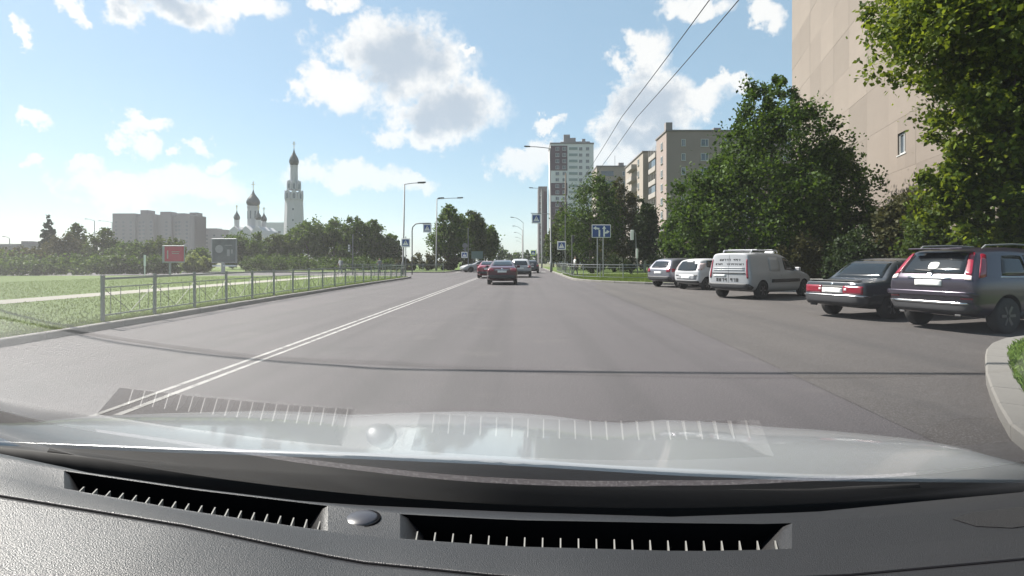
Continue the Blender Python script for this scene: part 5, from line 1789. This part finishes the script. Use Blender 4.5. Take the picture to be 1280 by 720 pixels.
hY = curve([(-200, .92), (-60, 1.05), (0, 1.15), (120, 1.45), (323, 1.72), (640, 1.85), (950, 1.72), (1100, 1.45), (1200, 1.18), (1280, 1.05), (1500, .85)])
hc = sorted(set(list(np.linspace(-180, 1460, 60)) + [440, 690, 780, 830]))
hrows = [lambda p: (lambda q: (q[0], q[1], q[2] - .05))(W3(p, hood_bot(p), .965)),
         lambda p: W3(p, hood_bot(p), .97)]
for t in (.04, .3, .55, .8, .93):
    def rw(p, t=t):
        a, b = Vector(W3(p, hood_bot(p), .97)), Vector(W3(p, min(hood_top(p), hood_bot(p) + 40), hY(p)))
        q = a.lerp(b, t)
        q.z += .022 * math.sin(math.pi * t) * (1 if t > .1 else .5)
        # two pressed creases along the bonnet
        q.z += .006 * math.exp(-((p - 740) / 70) ** 2) * -math.sin(math.pi * min(1, t * 1.2)) + .004 * math.exp(-((p - 440) / 60) ** 2) * -math.sin(math.pi * t)
        return tuple(q)
    hrows.append(rw)
hrows += [lambda p: W3(p, hood_top(p) + 1.5, hY(p)),
          lambda p: (lambda q: (q[0] * 1.01, q[1] + .05, q[2] - .05))(W3(p, hood_top(p), hY(p))),
          lambda p: (lambda q: (q[0] * 1.01, q[1] + .08, q[2] - .30))(W3(p, hood_top(p), hY(p)))]
surf(hrows, 'bonnet', 'hood_paint', own, cols_=hc)
crow = [lambda p: (lambda q: (q[0], q[1], q[2] - .004))(W3(p, hood_bot(p) + 1, .962)),
        lambda p: W3(p, hood_bot(p) * .62 + lip(p) * .38, .945),
        lambda p: W3(p, hood_bot(p) * .55 + lip(p) * .45, .940),
        lambda p: (lambda q: (q[0], q[1], q[2] - .012))(W3(p, hood_bot(p) * .3 + lip(p) * .7, .930)),
        lambda p: (lambda q: (q[0], q[1], q[2] - .03))(W3(p, lip(p) + 4, .926))]
surf(crow, 'cowl', 'cowl_black', own)
for a, b, lab in ((60, 640, 1), (560, 1150, 2)):
    pts = [Vector(W3(c, hood_bot(c) * .5 + lip(c) * .5, .945)) + Vector((0, .004, .004)) for c in np.linspace(a, b, 14)]
    MB().tube(pts, .006, 6).build('wiper_blade', 'rubber', own, True)

# windscreen: one curved sheet of real reflecting glass
gm = bpy.data.materials.new('windscreen_glass')
gm.use_nodes = True
nt = gm.node_tree
nt.nodes.clear()
o_ = nt.nodes.new('ShaderNodeOutputMaterial')
tr = nt.nodes.new('ShaderNodeBsdfTransparent')
tr.inputs[0].default_value = (.95, .97, .96, 1)
gl = nt.nodes.new('ShaderNodeBsdfGlossy')
gl.inputs['Roughness'].default_value = .0
gl.inputs[0].default_value = (.95, .97, 1, 1)
lw = nt.nodes.new('ShaderNodeLayerWeight')       # Schlick: the same from both sides of the sheet
lw.inputs[0].default_value = .5
pw5 = nt.nodes.new('ShaderNodeMath')
pw5.operation = 'POWER'
pw5.inputs[1].default_value = 5
mm = nt.nodes.new('ShaderNodeMath')
mm.operation = 'MULTIPLY_ADD'
mm.use_clamp = True
mm.inputs[1].default_value = 1.5
mm.inputs[2].default_value = .045
nt.links.new(lw.outputs['Facing'], pw5.inputs[0])
ms = nt.nodes.new('ShaderNodeMixShader')
nt.links.new(pw5.outputs[0], mm.inputs[0])
nt.links.new(mm.outputs[0], ms.inputs[0])
nt.links.new(tr.outputs[0], ms.inputs[1])
nt.links.new(gl.outputs[0], ms.inputs[2])
# milky sun glare painted into the glass as a pale film, denser leftwards
tcg = nt.nodes.new('ShaderNodeTexCoord')
sx = nt.nodes.new('ShaderNodeSeparateXYZ')
nt.links.new(tcg.outputs['Object'], sx.inputs[0])
rg = nt.nodes.new('ShaderNodeMapRange')
rg.interpolation_type = 'SMOOTHSTEP'
rg.inputs[1].default_value, rg.inputs[2].default_value = .02, -.42
rg.inputs[3].default_value, rg.inputs[4].default_value = .001, .028
nt.links.new(sx.outputs[0], rg.inputs[0])
ng = nt.nodes.new('ShaderNodeTexNoise')
ng.inputs['Scale'].default_value = 6
nt.links.new(tcg.outputs['Object'], ng.inputs['Vector'])
mg = nt.nodes.new('ShaderNodeMath')
mg.operation = 'MULTIPLY_ADD'
nt.links.new(ng.outputs['Fac'], mg.inputs[0])
mg.inputs[1].default_value = .8
mg.inputs[2].default_value = .5
mh = nt.nodes.new('ShaderNodeMath')
mh.operation = 'MULTIPLY'
nt.links.new(mg.outputs[0], mh.inputs[0])
nt.links.new(rg.outputs[0], mh.inputs[1])
tl = nt.nodes.new('ShaderNodeBsdfTranslucent')
tl.inputs[0].default_value = (.9, .9, .88, 1)
m3 = nt.nodes.new('ShaderNodeMixShader')
nt.links.new(mh.outputs[0], m3.inputs[0])
nt.links.new(ms.outputs[0], m3.inputs[1])
nt.links.new(tl.outputs[0], m3.inputs[2])
nt.links.new(m3.outputs[0], o_.inputs[0])
MATS['windscreen_glass'] = gm
GS, GK, GX, GC = math.tan(R(35)), .10, .20, .335


def glass_z(x, y): return H - GS * (y - GC) + GK * (x - GX) ** 2 * min(1, max(0, y - .1) / .4)


V, Fc = [], []
gx, gy = np.linspace(-1.05, 1.05, 43), np.linspace(.10, .985, 22)
for y in gy:
    for x in gx: V.append((x, y, glass_z(x, y)))
for j in range(len(gy) - 1):
    for i in range(len(gx) - 1):
        Fc.append((j * len(gx) + i, j * len(gx) + i + 1, (j + 1) * len(gx) + i + 1, (j + 1) * len(gx) + i))
MB().add(V, Fc).build('windscreen', 'windscreen_glass', own, True)
MB().tube([(x, .986, glass_z(x, .985) - .002) for x in gx], .006, 6).build('windscreen_seal', 'vent_black', own, True)
MB().box((0, -1.85, 1.0), (1.6, .12, .95)).build('seat_light_blocker', 'plastic_dark', own, bevel=.05)  # unseen dark seat-back block, added to cut ambient light from behind
mk('headliner', (.30, .29, .28), .95, var=.08)
rf = []
for y, dz_ in ((.10, .0), (-.25, .05), (-.7, .07), (-1.3, .06), (-1.9, .0)):
    rf.append(lambda p, y=y, dz_=dz_: ((p - 640) / 640 * .72, y, glass_z(0, .10) + .004 + dz_ - .05 * ((p - 640) / 640) ** 2))
surf(rf, 'roof_lining', 'headliner', own, cols_=list(np.linspace(0, 1280, 13)))
rf2 = [(lambda p, f=f: (lambda q: (q[0] * 1.04, q[1] - .02, q[2] + .05))(f(p))) for f in rf]
surf(rf2, 'roof', 'hood_paint', own, cols_=list(np.linspace(0, 1280, 13)))
for s_ in (-1, 1):
    MB().box((s_ * .86, -.75, .82), (.08, 2.1, .62)).build('door_light_blocker', 'plastic_dark', own, bevel=.03)  # unseen dark cabin sides, added to keep ambient light off the dashboard
    MB().tube([(s_ * 1.06, .96, 1.06), (s_ * .98, .6, 1.33), (s_ * .86, .3, 1.50), (s_ * .74, .08, 1.57)], .04, 8).build('windscreen_pillar', 'plastic_dark', own, True)


# ------------------------------------------------------------------ summer haze in the air
hm = bpy.data.materials.new('haze')
hm.use_nodes = True
hm.node_tree.nodes.clear()
ho = hm.node_tree.nodes.new('ShaderNodeOutputMaterial')
hv = hm.node_tree.nodes.new('ShaderNodeVolumePrincipled')
hv.inputs['Color'].default_value = (.93, .96, 1, 1)
hv.inputs['Density'].default_value = .0002
hv.inputs['Anisotropy'].default_value = .3
hm.node_tree.links.new(hv.outputs[0], ho.inputs['Volume'])
MATS['haze'] = hm
tag(MB().box((0, 575, 37), (2300, 1550, 80)).build('haze', 'haze'), 'thin pale summer haze', 'haze', kind='stuff')
